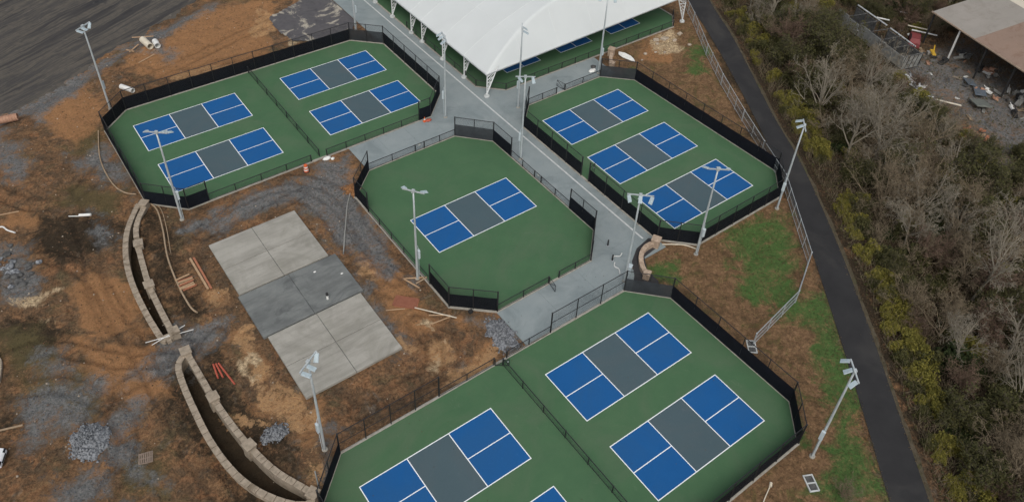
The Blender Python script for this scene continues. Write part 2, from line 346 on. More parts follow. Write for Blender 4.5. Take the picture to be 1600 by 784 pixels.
ZP={
 'gravel':[
  [(-26.7,17.3),(-11.8,17.3),(-6.7,17.6),(-9.2,10.6),(-10.5,2.4),(-11.3,-5.1),(-13.1,-2.2),(-14.2,1.4),(-15.7,3.0),(-15.4,8.2),(-16.5,12.5),(-21.1,12.7),(-26.1,12.3),(-28.4,15.7)],
  [(-8.6,-13.1),(-5.6,-13.9),(-6.3,-17.8),(-8.8,-18.3),(-9.1,-15.7)],
  [(-41.5,42.8),(-39.5,41.5),(-39.3,37.7),(-40.8,34.4),(-42.8,36.0)],
  [(-34.3,36.6),(-30.6,35.2),(-30.0,28.6),(-30.7,23.3),(-32.8,27.7),(-34.5,32.3)],
  [(-45.2,24.0),(-43.0,21.8),(-42.9,16.4),(-44.2,14.1),(-46.8,15.7)],
  [(-31.9,3.0),(-29.3,1.0),(-31.8,-1.9),(-34.8,-2.5),(-37.5,-2.5),(-38.7,-0.1),(-36.2,1.4)],
  [(-39.5,-1.8),(-38.3,-3.8),(-40.6,-6.2),(-42.4,-6.3),(-42.4,-4.0)],
  [(-48.1,-6.9),(-45.5,-7.7),(-42.5,-9.0),(-43.1,-12.9),(-49.2,-8.6)],
  [(-46.3,6.9),(-43.2,5.8),(-43.1,3.3),(-45.9,3.7)],
  [(-27.1,-16.2),(-26.4,-17.4),(-28.0,-20.0),(-30.0,-22.1),(-30.7,-21.6),(-28.8,-18.0)],
  [(-15.9,-1.9),(-15.6,-5.3),(-15.8,-12.1),(-17.0,-11.8),(-17.0,-4.4)],
  [(-35.3,24.1),(-34.0,23.2),(-36.0,16.7),(-36.7,17.7)],
  [(-19.0,58.0),(-17.4,56.6),(-16.6,51.3),(-17.7,50.0),(-19.3,52.0)],
  [(-41.0,45.6),(-39.7,52.2),(-34.9,52.6),(-24.2,58.2),(-10.6,62.2),(-4.3,65.1),(-6.4,62.6),(-17.3,56.9),(-26.4,53.6),(-31.8,48.8),(-36.4,45.8),(-38.9,48.3)],
  [(-48.5,1.8),(-45.3,2.9),(-41.1,0.8),(-41.4,-3.2),(-45.1,-2.1),(-48.4,-2.9)],
  [(-43.0,-5.9),(-40.3,-7.8),(-39.9,-13.1),(-43.4,-11.3)],
 ],
 'clay':[
  [(-29.6,5.8),(-27.4,5.0),(-27.8,3.0),(-29.5,3.2)],
  [(-29.6,-0.8),(-27.6,-1.4),(-28.2,-4.5),(-27.8,-6.6),(-28.2,-8.9),(-30.1,-8.6),(-30.3,-6.6),(-29.3,-5.6),(-29.9,-2.8)],
  [(-29.6,-7.1),(-26.7,-10.8),(-27.0,-13.1),(-25.4,-12.5),(-26.9,-15.7),(-28.8,-15.2),(-29.7,-12.0),(-30.9,-10.4)],
  [(-13.8,-12.0),(-12.2,-13.6),(-12.5,-16.2),(-14.8,-16.2),(-15.3,-14.3)],
  [(-11.2,-16.6),(-8.0,-16.3),(-10.1,-18.9),(-12.9,-17.9)],
  [(-17.4,56.6),(-8.7,61.7),(1.2,60.3),(-0.0,53.1),(-4.7,46.8),(-8.9,43.7),(-20.2,45.3),(-23.1,48.6),(-24.2,55.2)],
  [(-9.2,16.0),(-7.1,15.2),(-9.9,10.8),(-11.9,12.4)],
  [(-28.3,-16.1),(-27.5,-16.7),(-30.4,-21.8),(-30.7,-20.2)],
  [(-36.3,46.6),(-29.6,51.0),(-28.6,44.1),(-29.9,40.8),(-34.0,37.1),(-36.1,40.8)],
  [(-14.4,1.0),(-11.3,-1.7),(-11.8,-7.9),(-12.4,-12.5),(-15.0,-10.7),(-15.0,-4.2)],
  [(-10.5,-10.6),(-8.4,-12.8),(-8.3,-14.3),(-10.5,-13.0)],
  [(-37.7,15.1),(-35.3,11.2),(-35.6,3.3),(-40.5,4.9),(-41.2,9.1),(-41.1,14.1)],
  [(-44.0,29.9),(-41.0,28.5),(-41.0,25.4),(-44.6,27.2)],
  [(-42.6,8.2),(-35.6,1.5),(-36.5,-4.9),(-41.7,-1.3)],
  [(44.7,18.5),(48.3,15.1),(42.2,10.4),(38.8,13.6)],
 ],
 'dark':[
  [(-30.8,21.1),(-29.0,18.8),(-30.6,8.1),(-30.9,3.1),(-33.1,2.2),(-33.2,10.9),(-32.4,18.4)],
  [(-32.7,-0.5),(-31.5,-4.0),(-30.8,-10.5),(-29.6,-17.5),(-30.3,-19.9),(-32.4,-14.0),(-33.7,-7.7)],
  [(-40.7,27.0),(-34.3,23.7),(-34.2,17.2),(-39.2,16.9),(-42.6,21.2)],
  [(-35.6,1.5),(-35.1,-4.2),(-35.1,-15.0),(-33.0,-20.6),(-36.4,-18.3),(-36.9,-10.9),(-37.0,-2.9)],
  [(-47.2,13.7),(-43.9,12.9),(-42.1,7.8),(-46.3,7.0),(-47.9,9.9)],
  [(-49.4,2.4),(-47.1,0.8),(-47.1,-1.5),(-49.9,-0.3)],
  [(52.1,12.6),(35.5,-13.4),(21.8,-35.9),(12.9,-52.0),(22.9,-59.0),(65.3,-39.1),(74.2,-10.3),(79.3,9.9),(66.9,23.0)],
 ],
 'green':[
  [(22.2,-17.1),(30.2,-20.0),(26.5,-26.1),(20.6,-29.9),(16.9,-29.6),(17.2,-25.5),(20.2,-21.8)],
  [(11.1,-16.3),(13.5,-18.7),(11.8,-20.7),(8.3,-19.0)],
  [(20.0,-29.6),(23.7,-32.1),(17.3,-40.3),(12.0,-44.1),(9.8,-42.6),(15.3,-36.2)],
  [(11.7,-35.5),(11.8,-37.4),(8.6,-41.0),(6.4,-41.0)],
  [(8.8,-42.6),(12.7,-44.6),(9.2,-49.5),(3.4,-45.4)],
  [(47.1,12.5),(49.6,10.9),(45.4,6.3),(42.8,7.0)],
  [(29.7,12.5),(36.5,12.4),(35.9,10.5),(30.6,10.0)],
 ],
 'pale':[
  [(-46.6,16.6),(-43.8,15.9),(-40.4,14.1),(-42.3,13.9),(-42.4,12.4),(-44.0,12.0),(-42.2,9.3),(-44.2,11.2),(-45.9,14.3),(-46.9,15.2)],
  [(-1.9,48.2),(0.9,47.5),(0.5,44.5),(-2.4,44.8)],
  [(3.6,46.9),(7.3,45.7),(4.1,43.7),(0.6,45.1)],
  [(-12.9,-13.2),(-12.3,-13.4),(-13.8,-15.3),(-15.4,-16.0),(-15.3,-15.2)],
  [(-13.8,-8.6),(-12.7,-9.9),(-12.4,-12.5),(-13.0,-11.1)],
  [(43.4,17.1),(50.2,18.4),(46.8,11.6),(42.5,13.3)],
  [(-28.9,-3.5),(-28.1,-5.5),(-29.1,-6.2),(-29.6,-4.4)],
  [(-30.1,-4.1),(-28.4,-10.5),(-29.5,-11.4),(-30.7,-6.3)],
 ],
 'turf':[
  [(58.5,23.0),(53.5,14.0),(48.2,4.5),(42.1,-5.6),(36.6,-14.1),(29.3,-24.3),(20.7,-35.1),(14.5,-42.6),(8.7,-49.8),(-4.6,-40.5),(6.9,-40.6),(11.0,-37.7),(9.9,-22.2),(7.1,-18.8),(13.8,-14.2),(17.7,-18.4),(32.5,-17.9),(36.1,-14.5),(34.5,10.3),(31.4,13.7),(36.6,18.2),(49.5,17.7)],
 ],
 'lot':[
  [(72.1,-6.8),(75.9,-10.3),(85.2,-17.3),(85.6,-29.5),(70.5,-36.6),(61.8,-29.3),(62.8,-24.3),(65.1,-17.1)],
 ],
 'moss':[
  [(-47.5,12.0),(-44.3,10.8),(-44.4,5.7),(-47.0,4.0),(-48.8,5.3)],
  [(-45.8,4.1),(-41.3,2.2),(-41.8,-2.8),(-44.9,-3.1),(-46.8,-0.2)],
  [(-41.5,-9.2),(-39.0,-10.6),(-39.5,-15.1),(-42.8,-12.7)],
  [(-36.8,31.7),(-32.0,25.8),(-33.5,22.9),(-37.9,27.1)],
  [(-31.6,43.5),(-30.0,39.2),(-32.4,34.6),(-35.3,38.0)],
 ],
 'tan':[
  [(-29.6,5.8),(-27.4,5.0),(-27.8,3.0),(-29.5,3.2)],
  [(-29.6,-0.8),(-27.6,-1.4),(-28.2,-4.5),(-27.8,-6.6),(-28.2,-8.9),(-30.1,-8.6),(-30.3,-6.6),(-29.3,-5.6),(-29.9,-2.8)],
  [(-29.6,-7.1),(-26.7,-10.8),(-27.0,-13.1),(-25.4,-12.5),(-26.9,-15.7),(-28.8,-15.2),(-29.7,-12.0),(-30.9,-10.4)],
  [(-13.8,-12.0),(-12.2,-13.6),(-12.5,-16.2),(-14.8,-16.2),(-15.3,-14.3)],
  [(-11.2,-16.6),(-8.0,-16.3),(-10.1,-18.9),(-12.9,-17.9)],
  [(-28.3,-16.1),(-27.5,-16.7),(-30.4,-21.8),(-30.7,-20.2)],
  [(-15.3,1.6),(-13.8,-0.0),(-14.3,-3.0),(-15.6,-1.1)],
  [(-34.2,-8.1),(-30.3,-12.0),(-28.5,-14.6),(-30.0,-13.9),(-33.7,-10.0)],
  [(-16.3,-9.8),(-15.0,-13.1),(-16.6,-13.4),(-17.4,-11.0)],
  [(-22.5,46.4),(-13.5,46.3),(-6.0,43.9),(-8.0,43.6),(-17.1,44.0)],
  [(-1.7,58.5),(0.4,53.6),(-2.4,49.6),(-6.3,50.0)],
  [(-14.2,-16.4),(-11.7,-17.6),(-13.1,-18.5),(-15.9,-17.9)],
  [(-28.2,0.2),(-27.4,-0.8),(-27.8,-2.9),(-29.0,-3.0),(-29.2,-1.0)],
  [(-29.8,-7.8),(-28.3,-8.0),(-28.2,-9.8),(-29.5,-10.1)],
  [(-28.8,-11.9),(-27.4,-13.6),(-28.2,-14.5),(-29.5,-13.4)],
 ],
}
TRACKS=[
 [(-27.2,16.1),(-20.4,18.1),(-14.5,16.9),(-11.1,11.9),(-11.9,5.8),(-11.9,-0.1),(-11.1,-4.1)],
 [(-26.6,13.9),(-20.1,15.2),(-15.7,14.3),(-13.9,9.7),(-14.2,3.7),(-13.9,-2.2)],
 [(-14.9,0.2),(-12.0,-0.3),(-10.4,-2.9),(-11.0,-5.3),(-13.3,-5.3),(-14.9,-2.6)],
 [(-13.0,-12.1),(-12.3,-13.5),(-13.3,-15.6),(-14.9,-16.4),(-18.1,-15.9),(-23.3,-15.6)],
 [(-13.7,-9.7),(-13.8,-13.5),(-15.9,-15.7),(-20.8,-15.7)],
 [(-30.5,-0.1),(-33.6,-1.7),(-37.0,-1.1),(-41.2,-1.6),(-42.9,-3.7),(-42.2,-7.2),(-40.8,-11.1)],
 [(-37.4,29.4),(-37.3,19.3),(-38.5,12.3),(-37.6,4.7),(-33.1,-0.3)],
 [(-26.9,45.6),(-21.1,45.4),(-13.5,46.3),(-5.3,45.5),(4.8,45.0)],
 [(-24.9,47.0),(-18.3,48.4),(-10.9,50.7),(-0.9,53.2)],
 [(-43.3,33.4),(-40.3,28.7),(-36.2,28.6),(-32.5,31.7)],
 [(-48.0,3.9),(-44.1,2.0),(-41.1,-3.3),(-41.4,-7.8),(-45.2,-12.1)],
 [(-45.9,20.6),(-41.6,19.9),(-38.5,14.5),(-37.6,6.7),(-37.2,-1.8),(-36.9,-10.9),(-36.0,-18.6)],
 [(-14.9,14.4),(-19.3,13.4),(-24.2,12.3)],
 [(-48.2,8.3),(-44.0,7.2),(-39.5,2.3),(-35.6,-0.4)],
]

# ------------------------------------------------------------------ terrain
HARD = [ENC_A, ENC_B, ENC_C, ENC_R, ENC_D, TRAIL_POLY] + [[(a, b), (c, b), (c, d), (a, d)] for a, b, c, d in PLAZA_R] + [[(a, b), (c, b), (c, d), (a, d)] for (a, b), (c, d) in PADS]
TRENCH = [WALL1_O[1:] + WALL1_I[:0:-1], WALL2_O + WALL2_I[::-1]]
def hard_sd(x, y):
    d = np.full(x.shape, 1e9)
    for q in HARD: d = np.minimum(d, poly_sd(x, y, q))
    return d
def track_depth(x, y):
    g = np.zeros(x.shape)
    for T in TRACKS:
        P = catmull(T, 5); lo = P.min(0) - 2; hi = P.max(0) + 2
        k = (x > lo[0]) & (x < hi[0]) & (y > lo[1]) & (y < hi[1])
        if not k.any(): continue
        xs, ys = x[k], y[k]; d = np.full(xs.shape, 1e9)
        for i in range(len(P) - 1):
            ax, ay = P[i]; ex, ey = P[i + 1] - P[i]
            t = np.clip(((xs - ax) * ex + (ys - ay) * ey) / (ex * ex + ey * ey + 1e-9), 0, 1)
            d = np.minimum(d, np.hypot(xs - ax - t * ex, ys - ay - t * ey))
        d = d + (vnoise(xs, ys, 1.5, 61) - .5) * .25; q = np.abs(d - .85)
        g[k] = np.maximum(g[k], smooth(.34, .12, q)) - .45 * smooth(.16, .0, np.abs(q - .46)) * (g[k] < .2)
    return g * (.45 + .8 * vnoise(x, y, 3, 62))
def terrain(x, y):
    x = np.asarray(x, float); y = np.asarray(y, float)
    d = hard_sd(x, y)
    rough = smooth(.15, 2.2, d)
    z = (fbm(x, y, 7.0, 3, 4) - .5) * .55 + (fbm(x, y, 1.3, 11, 3) - .5) * .22
    z = z + (np.abs(fbm(x, y, .9, 23, 3) - .5) * -.5 + .05) * smooth(.42, .62, vnoise(x, y, 6, 91))
    z = z - .13 * track_depth(x, y)
    z = z * rough - .06 + .0 * x
    z = np.where(d < 0, np.maximum(-.25, -.06 + d * .5), z)
    # bank down to the road
    dr = poly_sd(x, y, ROAD)
    z = z - .9 * smooth(4.0, 0.5, dr) * smooth(.2, 2.5, d)
    # woods fall away east of the trail
    s = (x - 30) * .80 - (y + 25) * .60
    z = z - .5 * smooth(4, 16, s)  * smooth(.8, 4.0, d)
    for t in TRENCH:
        z = z - 1.0 * smooth(.15, -.25, poly_sd(x, y, t))
    return z
def tz(x, y): return float(terrain(np.array([x]), np.array([y]))[0])

def axis(lo, hi, step, far):
    a = np.arange(lo, hi + step / 2, step); o = []
    s = step
    q = hi
    while q < far: s *= 1.5; q += s; o.append(q)
    l = []; s = step; q = lo
    while q > -far: s *= 1.5; q -= s; l.append(q)
    return np.array(l[::-1] + list(a) + o)
gx = np.unique(np.r_[axis(-54, 12, .24, 900), np.arange(12, 62, .45)]); gy = axis(-60, 70, .25, 900)
GX, GY = np.meshgrid(gx, gy, indexing='ij')
xf, yf = GX.ravel(), GY.ravel()
GZ = terrain(xf, yf)
nx, ny = len(gx), len(gy)
idx = np.arange(nx * ny).reshape(nx, ny)
F = np.stack([idx[:-1, :-1].ravel(), idx[1:, :-1].ravel(), idx[1:, 1:].ravel(), idx[:-1, 1:].ravel()], 1)
def zone(x, y, k, soft=1.2, jit=1.6):
    w = np.zeros(x.shape); j = (fbm(x, y, 2.6, 40 + len(k), 3) - .5) * 2 * jit
    for q in ZP[k]:
        w = np.maximum(w, smooth(soft, -soft, poly_sd(x, y, q) + j))
    return w
ZW = {k: zone(xf, yf, k, *((1.2, 1.4) if k in ('clay', 'pale') else (.5, .7) if k == 'tan' else (2.0, 2.2))) for k in ZP}
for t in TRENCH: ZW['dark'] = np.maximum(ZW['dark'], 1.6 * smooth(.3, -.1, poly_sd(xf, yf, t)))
ZW['rut'] = np.clip(track_depth(xf, yf), 0, 1)
def ground_mat():
    m, nt, b, out = nodes('site_ground'); P = coords(nt, 'World')
    b.inputs['Roughness'].default_value = .95; b.inputs['Specular IOR Level'].default_value = .15
    def A(n):
        a = nt.nodes.new('ShaderNodeAttribute'); a.attribute_name = n
        s = nt.nodes.new('ShaderNodeSeparateColor'); nt.links.new(a.outputs['Color'], s.inputs[0]); return s.outputs
    z1, z2, z3 = A('zone_a'), A('zone_b'), A('zone_c')
    n_big = noise(nt, P, .20, 9, .66, .5); n_mid = noise(nt, P, .75, 9, .72, .7); n_fine = noise(nt, P, 3.2, 8, .74, .3); n_grit = noise(nt, P, 19, 4, .75)
    n_alt = noise(nt, P, .42, 9, .72, 1.4)
    soil = ramp(nt, n_big, [(.30, (.070, .048, .032)), (.44, (.110, .070, .043)), (.54, (.150, .092, .053)), (.62, (.175, .100, .056)), (.72, (.105, .075, .050))])
    soil = mixc(nt, ramp(nt, n_mid, [(.44, 0.), (.60, .8)]), soil, (.058, .046, .034))
    soil = mixc(nt, ramp(nt, n_alt, [(.54, 0.), (.64, .8)]), soil, (.185, .100, .055))
    soil = mixc(nt, ramp(nt, noise(nt, P, .30, 9, .72, .6), [(.55, 0.), (.66, .7)]), soil, (.080, .070, .042))
    soil = mixc(nt, ramp(nt, noise(nt, P, .55, 9, .75, 1.0), [(.57, 0.), (.66, .7)]), soil, (.105, .100, .092))
    brk = math_(nt, 'ADD', math_(nt, 'MULTIPLY', math_(nt, 'SUBTRACT', n_mid, .5), 2.2), math_(nt, 'MULTIPLY', math_(nt, 'SUBTRACT', n_fine, .5), 1.3))
    brk2 = math_(nt, 'ADD', math_(nt, 'MULTIPLY', math_(nt, 'SUBTRACT', n_alt, .5), 2.6), math_(nt, 'MULTIPLY', math_(nt, 'SUBTRACT', n_fine, .5), 1.3))
    def lay(base, w, col, lo, hi, nz, top=1.0):
        f = math_(nt, 'ADD', w, math_(nt, 'MULTIPLY', nz, math_(nt, 'MINIMUM', math_(nt, 'MULTIPLY', w, 4.0), 1.0)))
        return mixc(nt, ramp(nt, f, [(lo, 0.), (hi, top)]), base, col)
    turf = ramp(nt, n_mid, [(.34, (.060, .042, .025)), (.46, (.115, .075, .044)), (.56, (.165, .105, .064)), (.66, (.100, .074, .036))])
    turf = mixc(nt, ramp(nt, n_alt, [(.52, 0.), (.62, .8)]), turf, (.066, .064, .026))
    turf = mixc(nt, ramp(nt, n_fine, [(.50, 0.), (.66, .6)]), turf, (.21, .145, .095))
    c = lay(soil, z2[2], turf, .4, .6, brk)
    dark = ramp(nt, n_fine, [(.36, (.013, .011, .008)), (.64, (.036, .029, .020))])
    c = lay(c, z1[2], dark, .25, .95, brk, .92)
    grn = ramp(nt, n_fine, [(.34, (.030, .070, .020)), (.52, (.050, .112, .034)), (.66, (.080, .140, .050))])
    c = lay(c, z2[0], grn, .34, .95, brk2, .92)
    moss = ramp(nt, n_fine, [(.34, (.040, .036, .020)), (.52, (.080, .070, .036)), (.66, (.120, .100, .056))])
    c = lay(c, z3[1], moss, .25, .9, brk2, .85)
    clay = ramp(nt, n_fine, [(.34, (.135, .074, .038)), (.50, (.235, .130, .066)), (.64, (.33, .20, .11))])
    c = lay(c, z1[1], clay, .34, .90, brk2, .92)
    tan = ramp(nt, n_fine, [(.34, (.18, .105, .055)), (.48, (.29, .185, .10)), (.64, (.38, .26, .16))])
    grav = ramp(nt, n_fine, [(.36, (.040, .046, .054)), (.47, (.088, .098, .110)), (.60, (.205, .220, .238))])
    c = lay(c, z1[0], grav, .28, .95, brk, .93)
    c = lay(c, z3[0], tan, .66, 1.0, math_(nt, 'MULTIPLY', math_(nt, 'ADD', brk2, brk), 1.1), .9)
    c = mixc(nt, math_(nt, 'MULTIPLY', z3[2], .55), c, mixc(nt, 1.0, c, (.50, .50, .52), 'MULTIPLY'))
    pale = ramp(nt, n_fine, [(.36, (.42, .35, .25)), (.64, (.26, .20, .13))])
    c = lay(c, z2[1], pale, .50, .80, brk2)
    c = mixc(nt, ramp(nt, n_fine, [(.42, .0), (.60, .8)]), c, mixc(nt, 1.0, c, (.42, .40, .39), 'MULTIPLY'))
    n_clod = noise(nt, P, 1.7, 8, .78, 1.8)
    c = mixc(nt, ramp(nt, n_clod, [(.54, .0), (.62, .75)]), c, mixc(nt, 1.0, c, (.36, .35, .34), 'MULTIPLY'))
    c = mixc(nt, ramp(nt, n_clod, [(.36, .55), (.44, .0)]), c, mixc(nt, 1.0, c, (1.7, 1.65, 1.6), 'MULTIPLY'))
    c = mixc(nt, ramp(nt, n_grit, [(.55, .0), (.72, .6)]), c, mixc(nt, 1.0, c, (1.9, 1.9, 1.9), 'MULTIPLY'))
    c = mixc(nt, ramp(nt, n_grit, [(.30, .6), (.45, .0)]), c, mixc(nt, 1.0, c, (.45, .45, .45), 'MULTIPLY'))
    c = mixc(nt, 1.0, c, (1.76, 1.66, 1.48), 'MULTIPLY')
    nt.links.new(c, b.inputs['Base Color'])
    h = math_(nt, 'ADD', math_(nt, 'MULTIPLY', n_fine, .75), math_(nt, 'MULTIPLY', n_grit, .25))
    bump(nt, b, h, 1.0, .30)
    return m
ground = np_mesh('ground', np.stack([xf, yf, GZ], 1), F, ground_mat(), smooth_=True)
tag(ground, 'bare construction soil with gravel, clay and grass patches around the courts', kind='structure')
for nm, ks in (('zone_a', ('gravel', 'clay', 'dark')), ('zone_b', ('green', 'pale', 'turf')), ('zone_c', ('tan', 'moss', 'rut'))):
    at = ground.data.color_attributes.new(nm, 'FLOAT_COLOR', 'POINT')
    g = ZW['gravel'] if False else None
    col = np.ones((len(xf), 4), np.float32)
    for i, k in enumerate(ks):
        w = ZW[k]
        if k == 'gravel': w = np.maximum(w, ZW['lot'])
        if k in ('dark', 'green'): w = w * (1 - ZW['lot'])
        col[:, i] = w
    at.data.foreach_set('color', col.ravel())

# ------------------------------------------------------------------ road, trail
def strip_mesh(name, L, Rr, m, z, cross=6):
    L = np.array(L); Rr = np.array(Rr); n = len(L); V = []; Fq = []
    for i in range(n):
        for k in range(cross + 1):
            t = k / cross; q = L[i] * (1 - t) + Rr[i] * t
            V.append((q[0], q[1], z + .03 * (1 - (2 * t - 1) ** 2)))
    for i in range(n - 1):
        for k in range(cross):
            a = i * (cross + 1) + k; Fq.append((a, a + cross + 1, a + cross + 2, a + 1))
    return np_mesh(name, V, Fq, m, smooth_=True)
def asphalt(name, a, b_, worn, scale):
    m, nt, b, out = nodes(name); P = coords(nt, 'World')
    b.inputs['Roughness'].default_value = .92; b.inputs['Specular IOR Level'].default_value = .2
    c = ramp(nt, noise(nt, P, .3, 5, .6), [(.3, a), (.7, b_)])
    c = mixc(nt, ramp(nt, noise(nt, P, .1, 5, .65, .8), [(.52, 0.), (.70, .7)]), c, worn)
    c = mixc(nt, ramp(nt, noise(nt, P, 18, 3, .7), [(.4, 0.), (.8, .4)]), c, tuple(x * 1.9 for x in a))
    nt.links.new(c, b.inputs['Base Color']); bump(nt, b, noise(nt, P, 70, 3), .3, .01)
    return m
M['trail'] = asphalt('trail_asphalt', (.022, .022, .023), (.033, .033, .034), (.058, .055, .051), .3)
trail = strip_mesh('asphalt_trail', TL, TR, M['trail'], -.01); tag(trail, 'dark asphalt trail winding between the courts and the woods', kind='structure')
# sandy verge along the wooded edge of the trail
tdir = np.gradient(TR, axis=0); tn = np.stack([-tdir[:, 1], tdir[:, 0]], 1); tn /= np.linalg.norm(tn, axis=1)[:, None]
verge = strip_mesh('trail_verge', TR + tn * -.02, TR + tn * (.25 + .3 * rng.random(len(TR)))[:, None], mat('verge_soil', (.060, .052, .032), (.10, .082, .056), .95, 1.2, bmp=.6, bscale=8, third=(.055, .06, .022)), -.055, 4)
tag(verge, 'thin sandy verge on the wooded side of the trail', kind='structure')
def road_mat():
    m, nt, b, out = nodes('dirt_road'); P = coords(nt, 'World')
    b.inputs['Roughness'].default_value = .95; b.inputs['Specular IOR Level'].default_value = .15
    mp = nt.nodes.new('ShaderNodeMapping'); mp.inputs['Rotation'].default_value = (0, 0, RAD(-27)); nt.links.new(P, mp.inputs[0])
    m2 = nt.nodes.new('ShaderNodeMapping'); m2.inputs['Scale'].default_value = (.03, .42, .3); nt.links.new(mp.outputs[0], m2.inputs[0])
    s = noise(nt, m2.outputs[0], 1.0, 6, .66, .35)
    c = ramp(nt, s, [(.32, (.032, .032, .033)), (.42, (.058, .054, .050)), (.48, (.110, .098, .080)), (.55, (.056, .053, .050)), (.62, (.120, .106, .088)), (.72, (.05, .048, .047))])
    c = mixc(nt, ramp(nt, noise(nt, P, 1.4, 6, .7), [(.4, 0.), (.7, .45)]), c, (.045, .046, .05))
    c = mixc(nt, ramp(nt, noise(nt, P, .35, 6, .75, .5), [(.62, 0.), (.72, .6)]), c, (.22, .20, .17))
    nt.links.new(c, b.inputs['Base Color']); bump(nt, b, noise(nt, P, 7, 5, .7), .6, .06)
    return m
rp = catmull(ROAD[:12], 8); rq = catmull(ROAD[:11:-1], 16)
def resample(P, n):
    d = np.r_[0, np.cumsum(np.linalg.norm(np.diff(P, axis=0), axis=1))]; t = np.linspace(0, d[-1], n)
    return np.stack([np.interp(t, d, P[:, 0]), np.interp(t, d, P[:, 1])], 1)
ra = resample(rp, 260); rb = resample(rq, 260)
ra = ra + (np.stack([fbm(ra[:, 0], ra[:, 1], 2.2, 5), fbm(ra[:, 0], ra[:, 1], 2.2, 9)], 1) - .5) * 2.2
V = []; Fq = []
for i in range(260):
    for k in range(25):
        t = k / 24; q = ra[i] * (1 - t) + rb[i] * t
        V.append((q[0], q[1], 0))
V = np.array(V); V[:, 2] = terrain(V[:, 0], V[:, 1]) + .16 + .10 * (fbm(V[:, 0], V[:, 1], 3, 8) - .5)
e0 = np.arange(0, len(V), 25); V[e0, 2] -= .30
for i in range(259):
    for k in range(24):
        a = i * 25 + k; Fq.append((a, a + 1, a + 26, a + 25))
road = np_mesh('haul_road', V, Fq, road_mat(), smooth_=True); tag(road, 'worn grey gravel haul road', kind='structure')

# ------------------------------------------------------------------ plaza, pads
plaza = empty('plaza'); tag(plaza, 'grey concrete walk between the court enclosures', kind='structure')
for (x0, y0, x1, y1) in PLAZA_R:
    ncx = max(1, round((x1 - x0) / 4.6)); ncy = max(1, round((y1 - y0) / 4.6)); g = .006
    for i in range(ncx):
        for j in range(ncy):
            a = x0 + (x1 - x0) * i / ncx; b_ = x0 + (x1 - x0) * (i + 1) / ncx; c = y0 + (y1 - y0) * j / ncy; d = y0 + (y1 - y0) * (j + 1) / ncy
            MB().prism([(a + g, c + g), (b_ - g, c + g), (b_ - g, d - g), (a + g, d - g)], -.30, random.uniform(-.003, .003)).build('paving_panel', M['plaza'], plaza)
st = MB(); st.box((13.45, 22.0, .008), (.20, 72.0, .012)); st = st.build('drain_strip', M['strip'], plaza)
bed = MB().prism([(7.3, -18.9), (8.8, -17.6), (10.0, -15.9), (11.8, -14.75), (14.0, -14.3), (14.9, -15.3), (14.0, -15.9), (11.6, -16.2), (10.5, -17.8), (10.4, -19.6), (9.2, -21.4), (7.0, -19.2)], -.25, .022)
tag(bed.build('planting_bed', mat('dark_mulch', (.034, .033, .036), (.05, .047, .047), .95, 2, bmp=.6, bscale=18)), 'curved dark mulch bed beside the plaza', kind='structure')
PADL = ['pale concrete building pad nearest the far courts', 'dark wet middle concrete building pad', 'pale concrete building pad nearest the camera']
for i, ((x0, y0), (x1, y1)) in enumerate(PADS):
    h = (.20, .25, .22)[i]
    e = empty('concrete_pad'); tag(e, PADL[i], kind='structure')
    xm = (x0 + x1) / 2 + (-.1, .0, .1)[i]; ym = (y0 + y1) / 2; g = .022
    for (a, b_) in ((x0, xm - g), (xm + g, x1)):
        for (c, d) in (((y0, ym - g), (ym + g, y1)) if i != 1 else ((y0, y1),)):
            MB().box(((a + b_) / 2, (c + d) / 2, h / 2 - .2), (b_ - a, d - c, h + .4)).build('slab_panel', M['pad_dark' if i == 1 else 'pad'], e, bevel=.02)
    MB().box(((x0 + x1) / 2, ym, h / 2 - .3), (x1 - x0 - .1, y1 - y0 - .1, h + .5)).build('joint_filler', M['rock'], e)

# ------------------------------------------------------------------ courts
CW, CL, KIT = 6.096, 13.411, 2.134
def make_court(name_label, cx, cy, rz):
    e = empty('pickleball_court', (cx, cy, .03), rz); tag(e, name_label, kind='structure')
    return e
def sheet(x0, x1, y0, y1, z): return MB().add([(x0, y0, z), (x1, y0, z), (x1, y1, z), (x0, y1, z)], [(0, 1, 2, 3)])
proto = make_court('blue and grey pickleball court in the centre enclosure', 0, 0, 0)
hw, hl = CW / 2, CL / 2
for s in (-1, 1):
    for t in (-1, 1):
        xa, xb = sorted((s * KIT, s * hl)); ya, yb = sorted((0, t * hw))
        sheet(xa, xb, ya, yb, .004).build('service_box', M['blue'], proto)
sheet(-KIT, KIT, -hw, hw, .004).build('kitchen_zone', M['grey'], proto)
lw = .085
for t in (-1, 1):
    sheet(-hl, hl, t * hw - lw / 2, t * hw + lw / 2, .0085).build('sideline', M['line'], proto)
    sheet(t * hl - lw / 2, t * hl + lw / 2, -hw - lw / 2, hw + lw / 2, .0105).build('baseline', M['line'], proto)
    sheet(t * KIT - lw / 2, t * KIT + lw / 2, -hw, hw, .0125).build('kitchen_line', M['line'], proto)
    sheet(min(t * KIT, t * hl), max(t * KIT, t * hl), -lw / 2, lw / 2, .0145).build('centre_line', M['line'], proto)
COURTS = [(-.35, 34.6, 'far right court of the far left enclosure'), (-.35, 25.3, 'near right court of the far left enclosure'), (-20.3, 34.6, 'far left court of the far left enclosure'), (-20.2, 25.3, 'near left court of the far left enclosure'),
          (24.3, 6.7, 'farthest court of the right enclosure'), (24.3, -2.5, 'middle court of the right enclosure'), (24.3, -11.8, 'nearest court of the right enclosure'),
          (-.28, -25.3, 'far right court of the nearest enclosure'), (-.28, -34.55, 'near right court of the nearest enclosure'), (-20.1, -25.35, 'far left court of the nearest enclosure'), (-20.1, -34.6, 'near left court of the nearest enclosure')]
for x, y, l in COURTS:
    o = copy_tree(proto); o.location = (x, y, .03); o['label'] = 'blue and grey ' + l
